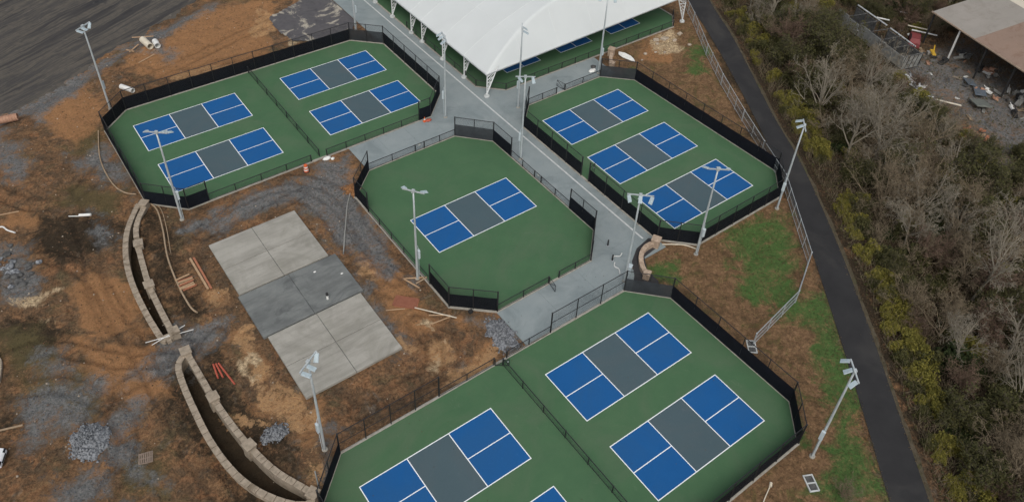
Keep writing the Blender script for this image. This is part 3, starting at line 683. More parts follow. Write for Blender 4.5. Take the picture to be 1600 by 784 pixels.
for x, l in ((23.4, 'left shaded court under the canopy'), (33.3, 'middle shaded court under the canopy'), (43.25, 'right shaded court under the canopy')):
    o = copy_tree(proto); o.location = (x, 21.6 + hl, .03); o.rotation_euler = (0, 0, math.pi / 2); o['label'] = 'blue and grey ' + l
for poly, l in ((ENC_A, 'green court surface of the far left enclosure'), (ENC_B, 'green court surface of the nearest enclosure'), (ENC_C, 'green court surface of the centre enclosure'), (ENC_R, 'green court surface of the right enclosure'), (ENC_D, 'green court surface under the white canopy')):
    s = MB().prism(poly, -.35, .03).build('court_surface', M['green']); tag(s, l, kind='structure')
    # concrete kerb that carries the fence
    k = MB(); n = len(poly)
    for i in range(n):
        a = Vector((*poly[i], 0)); b_ = Vector((*poly[(i + 1) % n], 0)); d = (b_ - a).normalized()
        k.bar(a - d * .1 + Vector((0, 0, -.07)), b_ + d * .1 + Vector((0, 0, -.07 + .0015 * (i % 2))), .24, .34)
    k.build('kerb', M['kerb'], s)

# ------------------------------------------------------------------ fences
post_cache = {}
def post_mesh(h, r, m, name='post'):
    key = (round(h, 2), r, m.name)
    if key not in post_cache:
        o = MB().lathe([(r, -.3), (r, h - .03), (r * 1.25, h - .02), (r * 1.25, h + .02), (r * .5, h + .06)], 8).build(name, m)
        me = o.data; bpy.data.objects.remove(o); post_cache[key] = me
    return post_cache[key]
def link_mesh(name, me, parent, loc=(0, 0, 0)):
    o = bpy.data.objects.new(name, me); C.objects.link(o); o.parent = parent; o.location = loc; return o
def panel(name, a, b_, z0, z1, m, parent, wave=0.0, nx_=1):
    """upright sheet from a to b with uv in metres"""
    a = np.array(a, float); b_ = np.array(b_, float); L = np.linalg.norm(b_ - a); nn = np.array([-(b_ - a)[1], (b_ - a)[0]]) / L
    V = []; Fq = []; UV = []
    nz = 3 if wave else 1
    for i in range(nx_ + 1):
        for k in range(nz + 1):
            t = i / nx_; q = a + (b_ - a) * t
            w = wave * (random.random() - .5) * (1 if 0 < k < nz else .3)
            zz = z0 + (z1 - z0) * k / nz - (wave * .5 * math.sin(math.pi * t) if k == nz else 0)
            V.append((q[0] + nn[0] * w, q[1] + nn[1] * w, zz)); UV.append((t * L, zz))
    for i in range(nx_):
        for k in range(nz):
            o = i * (nz + 1) + k; Fq.append((o, o + nz + 1, o + nz + 2, o + 1))
    me = bpy.data.meshes.new(name); me.from_pydata(V, [], Fq); me.materials.append(m)
    uvl = me.uv_layers.new(name='UVMap')
    for lp in me.loops: uvl.data[lp.index].uv = UV[lp.vertex_index]
    o = bpy.data.objects.new(name, me); C.objects.link(o); o.parent = parent
    return o
HIGH, LOW, SCR = 3.0, 1.07, 1.92
def fence(name, label, runs, base=.03, steel=None, link=None, high=HIGH, span=3.05, cat='fence', zf=None):
    steel = steel or M['black']; link = link or M['chain_black']
    e = empty(name); tag(e, label, cat)
    done = {}
    for (a, b_, kind) in runs:
        if kind == 'gap': continue
        h = LOW if kind == 'low' else high
        L = math.dist(a, b_); n = max(1, math.ceil(L / span - .25))
        P = [(a[0] + (b_[0] - a[0]) * i / n, a[1] + (b_[1] - a[1]) * i / n) for i in range(n + 1)]
        zz = (lambda q: zf(q)) if zf else (lambda q: base)
        for i, q in enumerate(P):
            key = (round(q[0], 1), round(q[1], 1)); end = i in (0, n)
            if done.get(key, 0) >= h: continue
            done[key] = h
            link_mesh('post', post_mesh(h, .075 if end else .052, steel), e, (q[0], q[1], zz(q)))
        A = Vector((*a, zz(a))); B = Vector((*b_, zz(b_)))
        MB().tube([A + Vector((0, 0, h - .02)), B + Vector((0, 0, h - .02))], .044, 6).build('top_rail', steel, e)
        if kind in ('mid', 'galv'):
            MB().tube([A + Vector((0, 0, h * .5)), B + Vector((0, 0, h * .5))], .036 if kind == 'mid' else .026, 6).build('middle_rail', steel, e)
        if kind in ('low', 'galv'):
            MB().tube([A + Vector((0, 0, .12)), B + Vector((0, 0, .12))], .03, 6).build('bottom_rail', steel, e)
        z0, z1 = (A.z + .06, A.z + h - .03)
        if zf is None:
            panel('chain_link', a, b_, z0, z1, link, e)
        else:
            for i in range(n): panel('chain_link', P[i], P[i + 1], zz(P[i]) + .1, zz(P[i]) + h - .03, link, e)
        if kind in ('screen', 'grey'):
            d = Vector((b_[0] - a[0], b_[1] - a[1])).normalized(); off = (-d.y * -.06, d.x * -.06)
            for i in range(n):
                qa = (P[i][0] + off[0], P[i][1] + off[1]); qb = (P[i + 1][0] + off[0], P[i + 1][1] + off[1])
                panel('windscreen', qa, qb, base + .03, base + SCR, M['screen' if kind == 'screen' else 'screen_sheen'], e, .05, 6)
    return e
a = ENC_A
fence('court_fence', 'black chain link fence with windscreens around the far left four courts', [
    (a[0], a[1], 'screen'), (a[1], (-24.2, 18.7), 'screen'), ((-24.2, 18.7), (-11.4, 18.7), 'low'), ((-9.3, 18.7), (4.0, 18.7), 'low'), ((4.0, 18.7), a[2], 'screen'),
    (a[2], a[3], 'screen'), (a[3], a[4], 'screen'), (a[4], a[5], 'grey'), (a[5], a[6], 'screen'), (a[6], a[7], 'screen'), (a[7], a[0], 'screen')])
a = ENC_C
fence('court_fence', 'black fence, mostly low, around the single centre court', [
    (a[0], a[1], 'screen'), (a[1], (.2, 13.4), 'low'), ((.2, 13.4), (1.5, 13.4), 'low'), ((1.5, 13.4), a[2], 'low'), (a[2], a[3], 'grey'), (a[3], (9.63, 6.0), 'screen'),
    ((9.63, 6.0), (9.65, 1.2), 'low'), ((9.65, 1.2), (9.65, -.1), 'low'), ((9.65, -.1), (9.67, -5.5), 'low'), ((9.67, -5.5), a[4], 'screen'), (a[4], a[5], 'screen'),
    (a[5], (1.8, -13.33), 'low'), ((.4, -13.34), a[6], 'low'), (a[6], a[7], 'screen'), (a[7], (-10, -6.4), 'screen'), ((-10, -6.4), (-10, 6.9), 'low'), ((-10, 6.9), a[0], 'screen')])
a = ENC_R
fence('court_fence', 'black screened fence around the three courts beside the grass', [
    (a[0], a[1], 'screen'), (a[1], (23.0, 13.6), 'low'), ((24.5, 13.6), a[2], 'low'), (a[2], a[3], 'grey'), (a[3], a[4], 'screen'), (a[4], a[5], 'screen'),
    (a[5], a[6], 'screen'), (a[6], a[7], 'screen'), (a[7], (14.6, -3.1), 'screen'), ((14.6, -1.7), a[0], 'screen')])
a = ENC_B
fence('court_fence', 'black fence around the four courts nearest the camera', [
    (a[0], a[1], 'screen'), (a[1], (-16.6, -18.6), 'mid'), ((-16.6, -18.6), (-10.4, -18.6), 'low'), ((-8.9, -18.6), (-3.5, -18.6), 'low'), ((-3.5, -18.6), a[2], 'mid'),
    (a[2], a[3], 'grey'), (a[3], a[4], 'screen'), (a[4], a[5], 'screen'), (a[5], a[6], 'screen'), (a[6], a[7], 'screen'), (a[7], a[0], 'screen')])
a = ENC_D
fence('court_fence', 'low dark fence along the front of the canopy courts', [((14.75, 40.0), a[0], 'low'), (a[0], a[1], 'low'), (a[1], a[2], 'low'), (a[2], a[3], 'low')], span=2.6)
fence('divider_fence', 'low black divider fence across the far left courts', [((-10.1, 19.2), (-10.1, 41.2), 'low')])
fence('divider_fence', 'low black divider fence across the nearest courts', [((-9.7, -19.1), (-9.7, -41.1), 'low')])
TF = [(66.0, 36.0), (58.5, 25.2), (53.6, 17.2), (48.6, 9.6), (44.2, 2.6), (40.1, -5.0), (37.2, -10.9), (34.2, -16.9), (26.0, -27.1), (20.4, -29.9), (12.4, -31.1)]
fence('trail_fence', 'silver galvanised chain link fence zigzagging beside the asphalt trail', [(TF[i], TF[i + 1], 'galv') for i in range(len(TF) - 1)], steel=M['galv'], link=M['chain_galv'], high=1.85, span=3.0, zf=lambda q: tz(*q))
# open gate leaves
def gate(loc, rz, w, h, label):
    e = empty('gate', (*loc, .03), rz); tag(e, label, 'gate')
    f = MB()
    for z in (.12, h - .03): f.tube([(0, 0, z), (w, 0, z)], .03, 6)
    for x in (0, w): f.tube([(x, 0, .1), (x, 0, h)], .035, 6)
    f.tube([(0, 0, .12), (w, 0, h - .03)], .02, 5)
    f.build('gate_frame', M['black'], e); panel('chain_link', (0.02, 0), (w - .02, 0), .14, h - .05, M['chain_black'], e)
    MB().box((w - .08, .03, h * .62), (.16, .08, .14)).build('latch', M['galv'], e)
gate((.42, -13.45), RAD(-100), 1.25, 1.05, 'open black gate swung out from the centre court onto the concrete')
gate((-10.35, -18.75), RAD(-35), 1.3, 1.05, 'open black gate swung into the nearest courts by the gravel corner')
gate((14.75, -3.0), RAD(20), 1.2, 2.1, 'tall gate ajar in the screened fence of the right courts')
gate((24.45, 13.75), RAD(100), 1.3, 1.1, 'small open gate at the top side of the right courts')
for (x, y, l) in ((.85, 13.46, 'small white gate notice facing the far left courts'), (9.72, .55, 'small white gate notice facing the white line on the plaza')):
    o = MB().box((0, 0, 0), (.34, .03, .26) if y > 5 else (.03, .34, .26)).build('gate_sign', M['white']); o.location = (x, y, .85); tag(o, l, 'sign')

# ------------------------------------------------------------------ floodlight poles
def fixture_parts():
    e = MB()
    e.add([(-.30, -.05, -.09), (.30, -.05, -.09), (.34, 1.08, -.05), (-.34, 1.08, -.05), (-.26, -.02, .10), (.26, -.02, .10), (.31, 1.02, .07), (-.31, 1.02, .07)],
          [(3, 2, 1, 0), (4, 5, 6, 7), (0, 1, 5, 4), (1, 2, 6, 5), (2, 3, 7, 6), (3, 0, 4, 7)])
    h = e.build('lamp_head', M['fixture'], bevel=.02)
    for k in range(5): pass
    l = MB().box((0, .55, -.085), (.5, .85, .03)).build('lens', M['lens'])
    b_ = MB(); b_.box((0, -.10, 0), (.12, .22, .12)); b_.box((-.2, .06, -.06), (.04, .3, .16)); b_.box((.2, .06, -.06), (.04, .3, .16)); b_ = b_.build('bracket', M['galv'])
    f = MB()
    for k in range(6): f.box((0, .14 + k * .14, .10), (.46, .03, .06))
    f = f.build('cooling_fins', M['fixture'])
    return [o.data for o in (h, l, b_, f)], [h, l, b_, f]
(FH, FL, FB, FF), _tmp = fixture_parts()
for o in _tmp: bpy.data.objects.remove(o)
sh = MB(); sh.lathe([(.135, 0.0), (.13, .3), (.12, 5.0), (.10, 9.0), (.08, 12.4)], 12); shaft_me = sh.build('shaft', M['pole'], smooth_=False); SHAFT = shaft_me.data; SHAFT.polygons.foreach_set('use_smooth', [len(q.vertices) == 4 for q in SHAFT.polygons]); bpy.data.objects.remove(shaft_me)
ft = MB(); ft.lathe([(.26, -.4), (.26, .06), (.22, .09)], 14); ft = ft.build('footing', M['kerb']); FOOT = ft.data; bpy.data.objects.remove(ft)
bc = MB(); bc.box((0, -.27, 3.55), (.34, .24, 1.15)); bc = bc.build('control_cabinet', M['box_grey'], bevel=.02); CAB = bc.data; bpy.data.objects.remove(bc)
cd = MB(); cd.tube([(.0, -.24, 4.2), (.0, -.19, 4.6), (0, -.14, 4.8)], .03, 6); cd.tube([(0, -.24, 2.9), (0, -.2, .1)], .028, 6); cd = cd.build('conduit', M['box_grey']); COND = cd.data; bpy.data.objects.remove(cd)
def light_pole(x, y, aim, heads, label, arm=1.15, h=12.4, cab=True, cab_rz=None):
    z = max(tz(x, y), -.02)
    e = empty('floodlight_pole', (x, y, z), math.atan2(aim[1], aim[0]) - math.pi / 2); tag(e, label, 'light pole', 'floodlight poles around the courts')
    sc = h / 12.4
    s = link_mesh('shaft', SHAFT, e); s.scale = (1, 1, sc)
    link_mesh('footing', FOOT, e)
    if cab:
        c = link_mesh('control_cabinet', CAB, e); c2 = link_mesh('conduit', COND, e)
        if cab_rz is not None: c.rotation_euler = c2.rotation_euler = (0, 0, cab_rz)
    am = MB(); am.bar((-arm, 0, h - .12), (arm, 0, h - .12), .11, .11); am.box((0, 0, h - .12), (.3, .26, .34)); am.build('crossarm', M['pole'], e)
    for (px, yaw, tilt) in heads:
        f = link_mesh('lamp_head', FH, e, (px, 0, h - .12)); f.rotation_euler = Matrix.Rotation(RAD(yaw), 3, 'Z').to_4x4().to_euler()
        f.matrix_local = Matrix.Translation((px, .14, h - .16)) @ Matrix.Rotation(RAD(yaw), 4, 'Z') @ Matrix.Rotation(RAD(-tilt), 4, 'X') @ Matrix.Diagonal((.62, .68, .62, 1))
        for nm, me in (('lens', FL), ('bracket', FB), ('cooling_fins', FF)): link_mesh(nm, me, f)
    return e
H3 = [(-1.0, 25, 32), (0.15, 0, 35), (1.0, -25, 32)]
H2 = [(-.9, 14, 32), (.9, -14, 32)]
light_pole(-28.3, 43.1, (.65, -1), [(1.05, 12, 14), (.30, 4, 14), (-1.0, -70, 40)], 'light pole at the back left corner of the far left courts, beside the road', cab_rz=RAD(-60))
light_pole(-27.8, 17.5, (.85, 1), [(-1.0, 60, 28), (.5, -20, 20), (1.0, -35, 20)], 'light pole beside the upper curved wall end', cab_rz=RAD(120))
light_pole(7.3, 17.5, (-1, .3), [(-.9, 5, 30), (.2, 8, 30), (.9, -10, 30)], 'light pole on the plaza between the far left courts and the canopy', cab_rz=RAD(150))
light_pole(10.4, 5.0, (-.7, -1), [(-.85, 20, 48), (.8, 65, 40)], 'light pole on the plaza between the centre court and the right courts', cab_rz=RAD(90))
light_pole(16.7, 14.0, (1, -.7), [(-.2, 20, 40), (.7, -10, 30)], 'light pole on the plaza just in front of the canopy corner', cab_rz=RAD(-60))
light_pole(31.4, 14.4, (-1, -1), H2, 'light pole by the stone bench wall in front of the canopy', h=12.4, cab_rz=RAD(-40))
light_pole(-10.6, -4.9, (1, .75), [(-.85, 50, 20), (.75, -40, 18)], 'light pole at the left side of the centre court with lumber at its foot', cab_rz=RAD(130))
light_pole(7.4, -17.6, (-.9, -1), [(-1.15, -28, 55), (.0, 0, 55), (1.15, 28, 55)], 'light pole in front of the dark curved planting bed', arm=1.3, cab=False)
light_pole(16.7, -19.1, (.8, 1), [(-1.0, 30, 25), (.2, 0, 25), (1.0, -30, 25)], 'light pole at the grass corner of the right courts nearest the camera', cab_rz=RAD(30))
light_pole(30.3, -19.2, (-1, 1), [(.0, 12, 25), (.9, -14, 25)], 'light pole between the right courts and the silver trail fence', cab_rz=RAD(-110))
light_pole(7.2, -42.4, (-1, .8), H3, 'light pole standing alone on the grass beside the nearest courts', cab_rz=RAD(-130))
light_pole(-27.6, -17.5, (.6, -1), [(1.05, 12, 14), (.30, 4, 14), (-1.0, -70, 40)], 'light pole between the concrete pads and the nearest courts', cab_rz=RAD(60))
light_pole(7.9, 43.6, (-1, -1), H2, 'light pole behind the far left courts beside the black ground tarp', cab_rz=RAD(-40))
e = empty('camera_post', (11.6, 5.6, 0)); bpy.data.objects.remove(e)

# ------------------------------------------------------------------ white canopy
EY, EZ, CX0, CX1 = 18.3, 3.6, 14.4, 52.6
FR = [18.4, 24.0, 29.6, 35.3, 38.4, 44.1, 49.6, 55.3, 61.0, 66.6]
def vault(x): return EZ + 6.0 * (1 - ((x - 33.5) / 19.1) ** 2)
def roof_z(x, y):
    v = vault(x); q = EZ + .95 * np.clip((x - 14.4) / 36.0, 0, 1) + (y - EY) / .70; k = .35
    hh = np.clip(.5 + .5 * (q - v) / k, 0, 1)
    z = q * (1 - hh) + v * hh - k * hh * (1 - hh)
    sag = np.zeros_like(y)
    for i in range(len(FR) - 1):
        inn = (y >= FR[i]) & (y < FR[i + 1]); t = (y - FR[i]) / (FR[i + 1] - FR[i])
        sag = np.where(inn, np.sin(np.clip(t, 0, 1) * math.pi) ** .8, sag)
    up = np.clip((v - EZ) / 3.0, 0, 1)
    return z - .06 * sag * (.35 + .65 * up) * np.clip((q - EZ) / 2.5, 0, 1)
canopy = empty('canopy', (14.4, 18.3, 0)); tag(canopy, 'huge white tensile membrane canopy on white truss columns over shaded courts', 'canopy')
ux = np.r_[np.linspace(CX0, 20, 26), np.linspace(20, 47, 60)[1:], np.linspace(47, CX1, 26)[1:]]; uy = np.r_[np.linspace(EY, 26, 48), np.linspace(26, 66.6, 140)[1:]]
X, Y = np.meshgrid(ux, uy, indexing='ij'); Zr = roof_z(X, Y)
n1, n2 = X.shape; ids = np.arange(n1 * n2).reshape(n1, n2)
top = np.stack([X.ravel(), Y.ravel(), Zr.ravel()], 1) - np.array([14.4, 18.3, 0]); bot = top - np.array([0, 0, .05])
Fq = np.stack([ids[:-1, :-1].ravel(), ids[1:, :-1].ravel(), ids[1:, 1:].ravel(), ids[:-1, 1:].ravel()], 1)
rim = np.r_[ids[:, 0], ids[-1, 1:], ids[-2::-1, -1], ids[0, -2:0:-1]]
val = top[rim] - np.array([0, 0, .10])
nv = len(top); nr = len(rim)
Fr = np.array([(rim[i], rim[(i + 1) % nr], nv + (i + 1) % nr, nv + i) for i in range(nr)])
np_mesh('membrane', np.r_[top, val], np.r_[Fq, Fr], M['canopy'], canopy, smooth_=True)
for y in FR[1:9]:
    MB().tube([(x - 14.4, y - 18.3, float(roof_z(np.array([x]), np.array([y]))[0]) + .01) for x in np.linspace(CX0 + .1, CX1 - .1, 60)], .02, 5).build('membrane_seam', M['white_steel'], canopy)
for x in (20.5, 27.0, 33.5, 40.0, 46.5):
    MB().tube([(x - 14.4, y - 18.3, float(roof_z(np.array([x]), np.array([y]))[0]) + .004) for y in np.linspace(EY + .05, 64, 120)], .014, 5).build('membrane_seam', M['white_steel'], canopy)
def truss_col(x, y, sx, sy=0.0):
    """foot, upright chord, raking inner chord and lacing"""
    b_ = MB(); f = Vector((x, y, .35)); t1 = Vector((x, y, EZ - .15)); w = 1.75
    xi = x + sx * w; t2 = Vector((xi, y + sy * w, float(roof_z(np.array([xi]), np.array([max(y + sy * w, EY + 1.4)]))[0]) - .35))
    o = Vector((14.4, 18.3, 0))
    b_.tube([f - o, t1 - o], .085, 8); b_.tube([f - o, t2 - o], .085, 8)
    for k in range(5):
        p1 = f.lerp(t1, .22 + .17 * k); p2 = f.lerp(t2, .30 + .17 * k if k < 4 else .98); p3 = f.lerp(t1, .39 + .17 * k if k < 4 else 1)
        b_.tube([p1 - o, p2 - o], .042, 6); b_.tube([p2 - o, p3 - o], .042, 6)
    c = b_.build('truss_column', M['white_steel'], canopy)
    ff = MB(); ff.lathe([(.40, -.3), (.40, .16), (.34, .22)], 12, (x - o.x, y - o.y, 0)); ff.box((x - o.x, y - o.y, .30), (.4, .4, .16)); ff.build('column_base', M['strip'], c)
for y in FR[:8]:
    truss_col(14.6, y, 1)
    if y < 45: truss_col(52.4, y, -1)
for y in FR[1:8]:
    b_ = MB(); P1 = []; P2 = []
    for k in range(25):
        x = 15.0 + (52.0 - 15.0) * k / 24; z = float(roof_z(np.array([x]), np.array([y]))[0])
        P1.append((x - 14.4, y - 18.3, z - .18)); P2.append((x - 14.4, y - 18.3, z - 1.1))
    b_.tube(P1, .07, 6); b_.tube(P2[1:-1], .07, 6)
    for k in range(1, 23): b_.tube([P1[k], P2[k + 1]], .035, 5)
    b_.build('arch_truss', M['white_steel'], canopy)

# ------------------------------------------------------------------ curved walls
cap_o = MB().box((0, 0, 0), (.80, .58, .14)).build('cap_stone', M['cap'], bevel=.02); CAP = cap_o.data; bpy.data.objects.remove(cap_o)
def wall_run(poly, e, name, z0=-1.2, z1=.32, w=.46, sh=(0, 0)):
    P = catmull(poly, 8) + np.array(sh); d = np.r_[0, np.cumsum(np.linalg.norm(np.diff(P, axis=0), axis=1))]
    n = int(d[-1] / .42); R_ = resample(P, n + 1); b_ = MB()
    for i in range(n):
        b_.bar((*R_[i], (z0 + z1) / 2 + .0015 * (i % 2)), (*R_[i + 1], (z0 + z1) / 2 + .0015 * (i % 2)), w, z1 - z0)
    wo_ = b_.build(name, M['cap'], e)
    m = int(d[-1] / .86); S = resample(P, m + 1)
    for i in range(m):
        q = (S[i] + S[i + 1]) / 2; t = math.atan2(*(S[i + 1] - S[i])[::-1])
        c = link_mesh('cap_stone', CAP, wo_, (q[0], q[1], z1 + .05 + random.uniform(-.006, .006))); c.rotation_euler = (0, 0, t + random.uniform(-.012, .012))
def pillar(x, y, rz, e, s=1.0, h=.72):
    b_ = MB(); b_.box((0, 0, h / 2 - .45), (s * .84, s * .84, h + .9))
    o = b_.build('pillar', M['cap'], e); o.location = (x, y, 0); o.rotation_euler = (0, 0, rz)
    MB().box((0, 0, h + .06), (s, s, .14)).build('pillar_cap', M['cap'], o, bevel=.02)
w1 = empty('planter_wall', (-34, 10, 0)); w1.location = (0, 0, 0); tag(w1, 'upper curved double stone planter wall beside the far left courts', 'wall')
SH = (0, -.35)
wall_run(WALL1_O, w1, 'outer_wall', sh=SH); wall_run(WALL1_I, w1, 'inner_wall', sh=SH)
wall_run([(-35.2, 2.2), (-34.65, 1.75), (-34.1, 2.2)], w1, 'end_wall', sh=SH)
for x, y, r in ((-30.6, 22.0, .8), (-33.05, 16.0, 1.35), (-34.0, 9.5, 1.5), (-33.95, 2.2, 1.6)): pillar(x, y - .35, r, w1)
w2 = empty('planter_wall'); tag(w2, 'lower curved double stone planter wall near the camera', 'wall')
wall_run(WALL2_O, w2, 'outer_wall', sh=SH); wall_run(WALL2_I, w2, 'inner_wall', sh=SH)
for x, y, r in ((-33.85, -.75, 1.5), (-33.6, -7.1, 1.6), (-32.85, -13.5, 1.8), (-30.3, -20.6, 2.1)): pillar(x, y - .35, r, w2)
def seat_wall(pts, ends, label):
    e = empty('seat_wall'); tag(e, label, 'wall')
    P = catmull(pts, 6); R_ = resample(P, 13)
    b_ = MB()
    for i in range(12): b_.bar((*R_[i], .22 + .0015 * (i % 2)), (*R_[i + 1], .22 + .0015 * (i % 2)), .42, .7)
    o = b_.build('wall_body', M['cap2'], e)
    for i in range(12):
        q = (R_[i] + R_[i + 1]) / 2; d = R_[i + 1] - R_[i]
        c = MB().box((0, 0, 0), (np.linalg.norm(d) * .97, .52, .1)).build('cap_stone', M['cap2'], o, bevel=.015); c.location = (q[0], q[1], .62); c.rotation_euler = (0, 0, math.atan2(d[1], d[0]))
    for (x, y, h, s) in ends:
        p_ = MB().box((0, 0, h / 2 - .2), (s * .85, s * .85, h + .4)).build('pillar', M['cap2'], e); p_.location = (x, y, 0); p_.rotation_euler = (0, 0, .5)
        MB().box((0, 0, h + .06), (s, s, .13)).build('pillar_cap', M['cap2'], p_, bevel=.02)
seat_wall([(13.7, -15.5), (12.3, -15.5), (11.0, -16.2), (10.1, -17.3), (9.7, -18.3)], [(13.8, -15.6, 1.05, 1.0), (9.6, -18.6, .8, .8)], 'curved tan stone seat wall around the dark planting bed')
seat_wall([(35.9, 16.7), (35.0, 15.9), (34.2, 14.9)], [(36.2, 17.1, 1.05, 1.0), (34.0, 14.5, .8, .8)], 'short tan stone seat wall between canopy and right courts')

# ------------------------------------------------------------------ construction bits
def lying(name, a, b_, w, h, m, label, cat, group=None, lift=0.0):
    za, zb = tz(*a), tz(*b_)
    za = max(za, -.02); zb = max(zb, -.02)
    o = MB().bar((a[0], a[1], za + h / 2 + lift), (b_[0], b_[1], zb + h / 2 + lift), w, h).build(name, m, bevel=.008)
    return tag(o, label, cat, group)
for a_, b_, l in (((-22.1, 55.4), (-20.4, 56.8), 'slanted orange board crossing the short one by the cut pipe'), ((-20.6, 59.2), (-17.9, 57.9), 'orange board at the road edge above the cut pipe'), ((-21.9, 51.9), (-19.4, 52.8), 'pale board nearest the back fence below the cut pipe'), ((-22.3, 56.3), (-21.5, 55.2), 'short orange board end by the cut pipe')):
    lying('plank', a_, b_, .2, .07, M['wood'], l, 'plank', 'boards by the road', .04)
def pipe(name, a, b_, ro, ri, m, label, cat='pipe', ribs=0, lift=0.0):
    a = Vector((*a, max(tz(*a), -.05) + ro + lift)); b_ = Vector((*b_, max(tz(*b_), -.05) + ro + lift))
    d = (b_ - a).normalized(); u = d.cross(Vector((0, 0, 1))).normalized(); v = d.cross(u); k = 18
    nseg = max(1, ribs * 2); V = []; Fq = []
    for i in range(nseg + 1):
        q = a.lerp(b_, i / nseg); r = ro * (1.0 if i % 2 == 0 or not ribs else .9)
        for j in range(k): V.append(q + (u * math.cos(2 * math.pi * j / k) + v * math.sin(2 * math.pi * j / k)) * r)
    o = len(V)
    for q in (a, b_):
        for j in range(k): V.append(q + (u * math.cos(2 * math.pi * j / k) + v * math.sin(2 * math.pi * j / k)) * ri)
    for i in range(nseg):
        for j in range(k): Fq.append((i * k + j, i * k + (j + 1) % k, (i + 1) * k + (j + 1) % k, (i + 1) * k + j))
    for j in range(k):
        Fq.append((o + j, o + (j + 1) % k, (j + 1) % k, j)); Fq.append((nseg * k + j, nseg * k + (j + 1) % k, o + k + (j + 1) % k, o + k + j)); Fq.append((o + k + j, o + k + (j + 1) % k, o + (j + 1) % k, o + j))
    return tag(MB().add(V, Fq).build(name, m), label, cat)
pipe('culvert_pipe', (-19.6, 57.2), (-19.3, 54.6), .48, .40, M['cream'], 'grey concrete culvert pipe with a collar end by the road')
pipe('culvert_pipe', (-18.3, 55.7), (-18.4, 54.1), .42, .36, M['white'], 'short white pipe section beside the grey culvert pipe')
pipe('culvert_pipe', (-25.7, 47.0), (-24.7, 45.0), .34, .28, M['white'], 'white pipe lying beside the back corner of the far left courts')
pipe('corrugated_pipe', (-40.8, 47.3), (-38.5, 46.7), .52, .45, M['rustpipe'], 'ribbed rusty brown corrugated pipe section at the left edge', ribs=7)
# traffic drum
dr = empty('traffic_drum', (-12.7, 17.4, tz(-12.7, 17.4))); tag(dr, 'orange and white striped traffic drum by the low court fence', 'traffic drum')
for i in range(5):
    r = .30 - .018 * i
    MB().lathe([(r, .06 + i * .19), (r - .012, .06 + i * .19 + .185)], 18).build('stripe', M['white' if i % 2 else 'orange'], dr)
MB().lathe([(.40, 0), (.40, .05), (.34, .065)], 18).build('rubber_base', M['dark'], dr); MB().lathe([(.2, 1.0), (.19, 1.05), (.05, 1.09)], 14).build('drum_top', M['orange'], dr)
# cone and sack by the far left fence
cn = empty('traffic_cone', (4.5, 18.2, .0)); tag(cn, 'orange traffic cone on the plaza by the screened fence corner', 'cone')
MB().box((0, 0, .03), (.42, .42, .05)).build('cone_base', M['orange'], cn); MB().lathe([(.16, .05), (.11, .30)], 14).build('cone_lower', M['orange'], cn); MB().lathe([(.11, .302), (.085, .44)], 14).build('reflective_band', M['white'], cn); MB().lathe([(.085, .442), (.03, .75)], 14).build('cone_tip', M['orange'], cn)
def blob(name, loc, r, m, label, cat, seed, sub=3, amp=.3, flat=1.0, group=None, kind=None):
    bm = bmesh.new(); bmesh.ops.create_icosphere(bm, subdivisions=sub, radius=1)
    for v in bm.verts:
        q = v.co; f = 1 + amp * (float(fbm(np.array([q.x * 2 + seed * 7 + q.z]), np.array([q.y * 2 + q.z * 1.7]), 1.0, seed, 3)[0]) - .5) * 2
        v.co = Vector((q.x * r[0] * f, q.y * r[1] * f, q.z * r[2] * f))
    me = bpy.data.meshes.new(name); bm.to_mesh(me); bm.free(); me.materials.append(m)
    me.polygons.foreach_set('use_smooth', [sub > 2] * len(me.polygons))
    o = bpy.data.objects.new(name, me); C.objects.link(o); o.location = loc
    if kind is None and label: tag(o, label, cat, group)
    return o
blob('sandbag', (5.0, 18.05, .1), (.45, .3, .16), M['redtube'], 'reddish sack slumped beside the traffic cone', 'sack', 3)
blob('sandbag', (-9.6, 18.2, .1), (.55, .3, .22), M['white'], 'white sack beside the gate gap of the far left courts', 'sack', 5)
blob('sandbag', (-9.0, 17.8, .05), (.25, .2, .16), M['white'], 'small white bundle next to the larger white sack', 'sack', 6)
# lumber around the centre pole
for i, (a_, b_, l) in enumerate((((-11.9, -4.2), (-9.75, -5.4), 'board across the foot of the centre court light pole'), ((-11.9, -4.3), (-11.2, -6.3), 'board slanting down from the pole foot toward the plywood'), ((-9.8, -5.5), (-11.2, -5.6), 'weathered diagonal brace board at the pole foot'))):
    lying('plank', a_, b_, .14, .09, M['wood' if i < 2 else 'tan_pipe'], l, 'plank', 'boards around the centre pole', .05 + .05 * i)
for i, (a_, b_, l) in enumerate((((-12.3, -9.9), (-10.5, -11.1), 'upper board of the pair by the corner of the centre court'), ((-10.7, -11.3), (-12.9, -11.0), 'lower board of the pair by the corner of the centre court'), ((-13.0, -8.3), (-10.2, -11.8), 'long thin pole lying from the red plywood to the court corner'), ((-15.6, -7.0), (-13.9, -7.9), 'thin pale stick left of the red plywood'))):
    lying('plank', a_, b_, .12 if i < 2 else .09, .08, M['wood' if i != 2 else 'cream'], l, 'plank', 'boards by the centre court corner', .04 + .04 * i)
pl = MB().box((0, 0, 0), (2.5, 1.35, .05)).build('plywood_sheet', M['ply']); pl.location = (-13.3, -7.0, tz(-13.3, -7.0) + .16); pl.rotation_euler = (.04, -.05, RAD(-48)); tag(pl, 'reddish brown plywood sheet on the soil', 'plywood')
ply2 = MB().box((0, 0, 0), (2.4, 1.3, .05)).build('plywood_sheet', M['wood_red']); ply2.location = (-13.25, -7.15, tz(-13.3, -7.0) + .09); ply2.rotation_euler = (.04, -.05, RAD(-44)); tag(ply2, 'second plywood sheet peeking out under the red one', 'plywood')
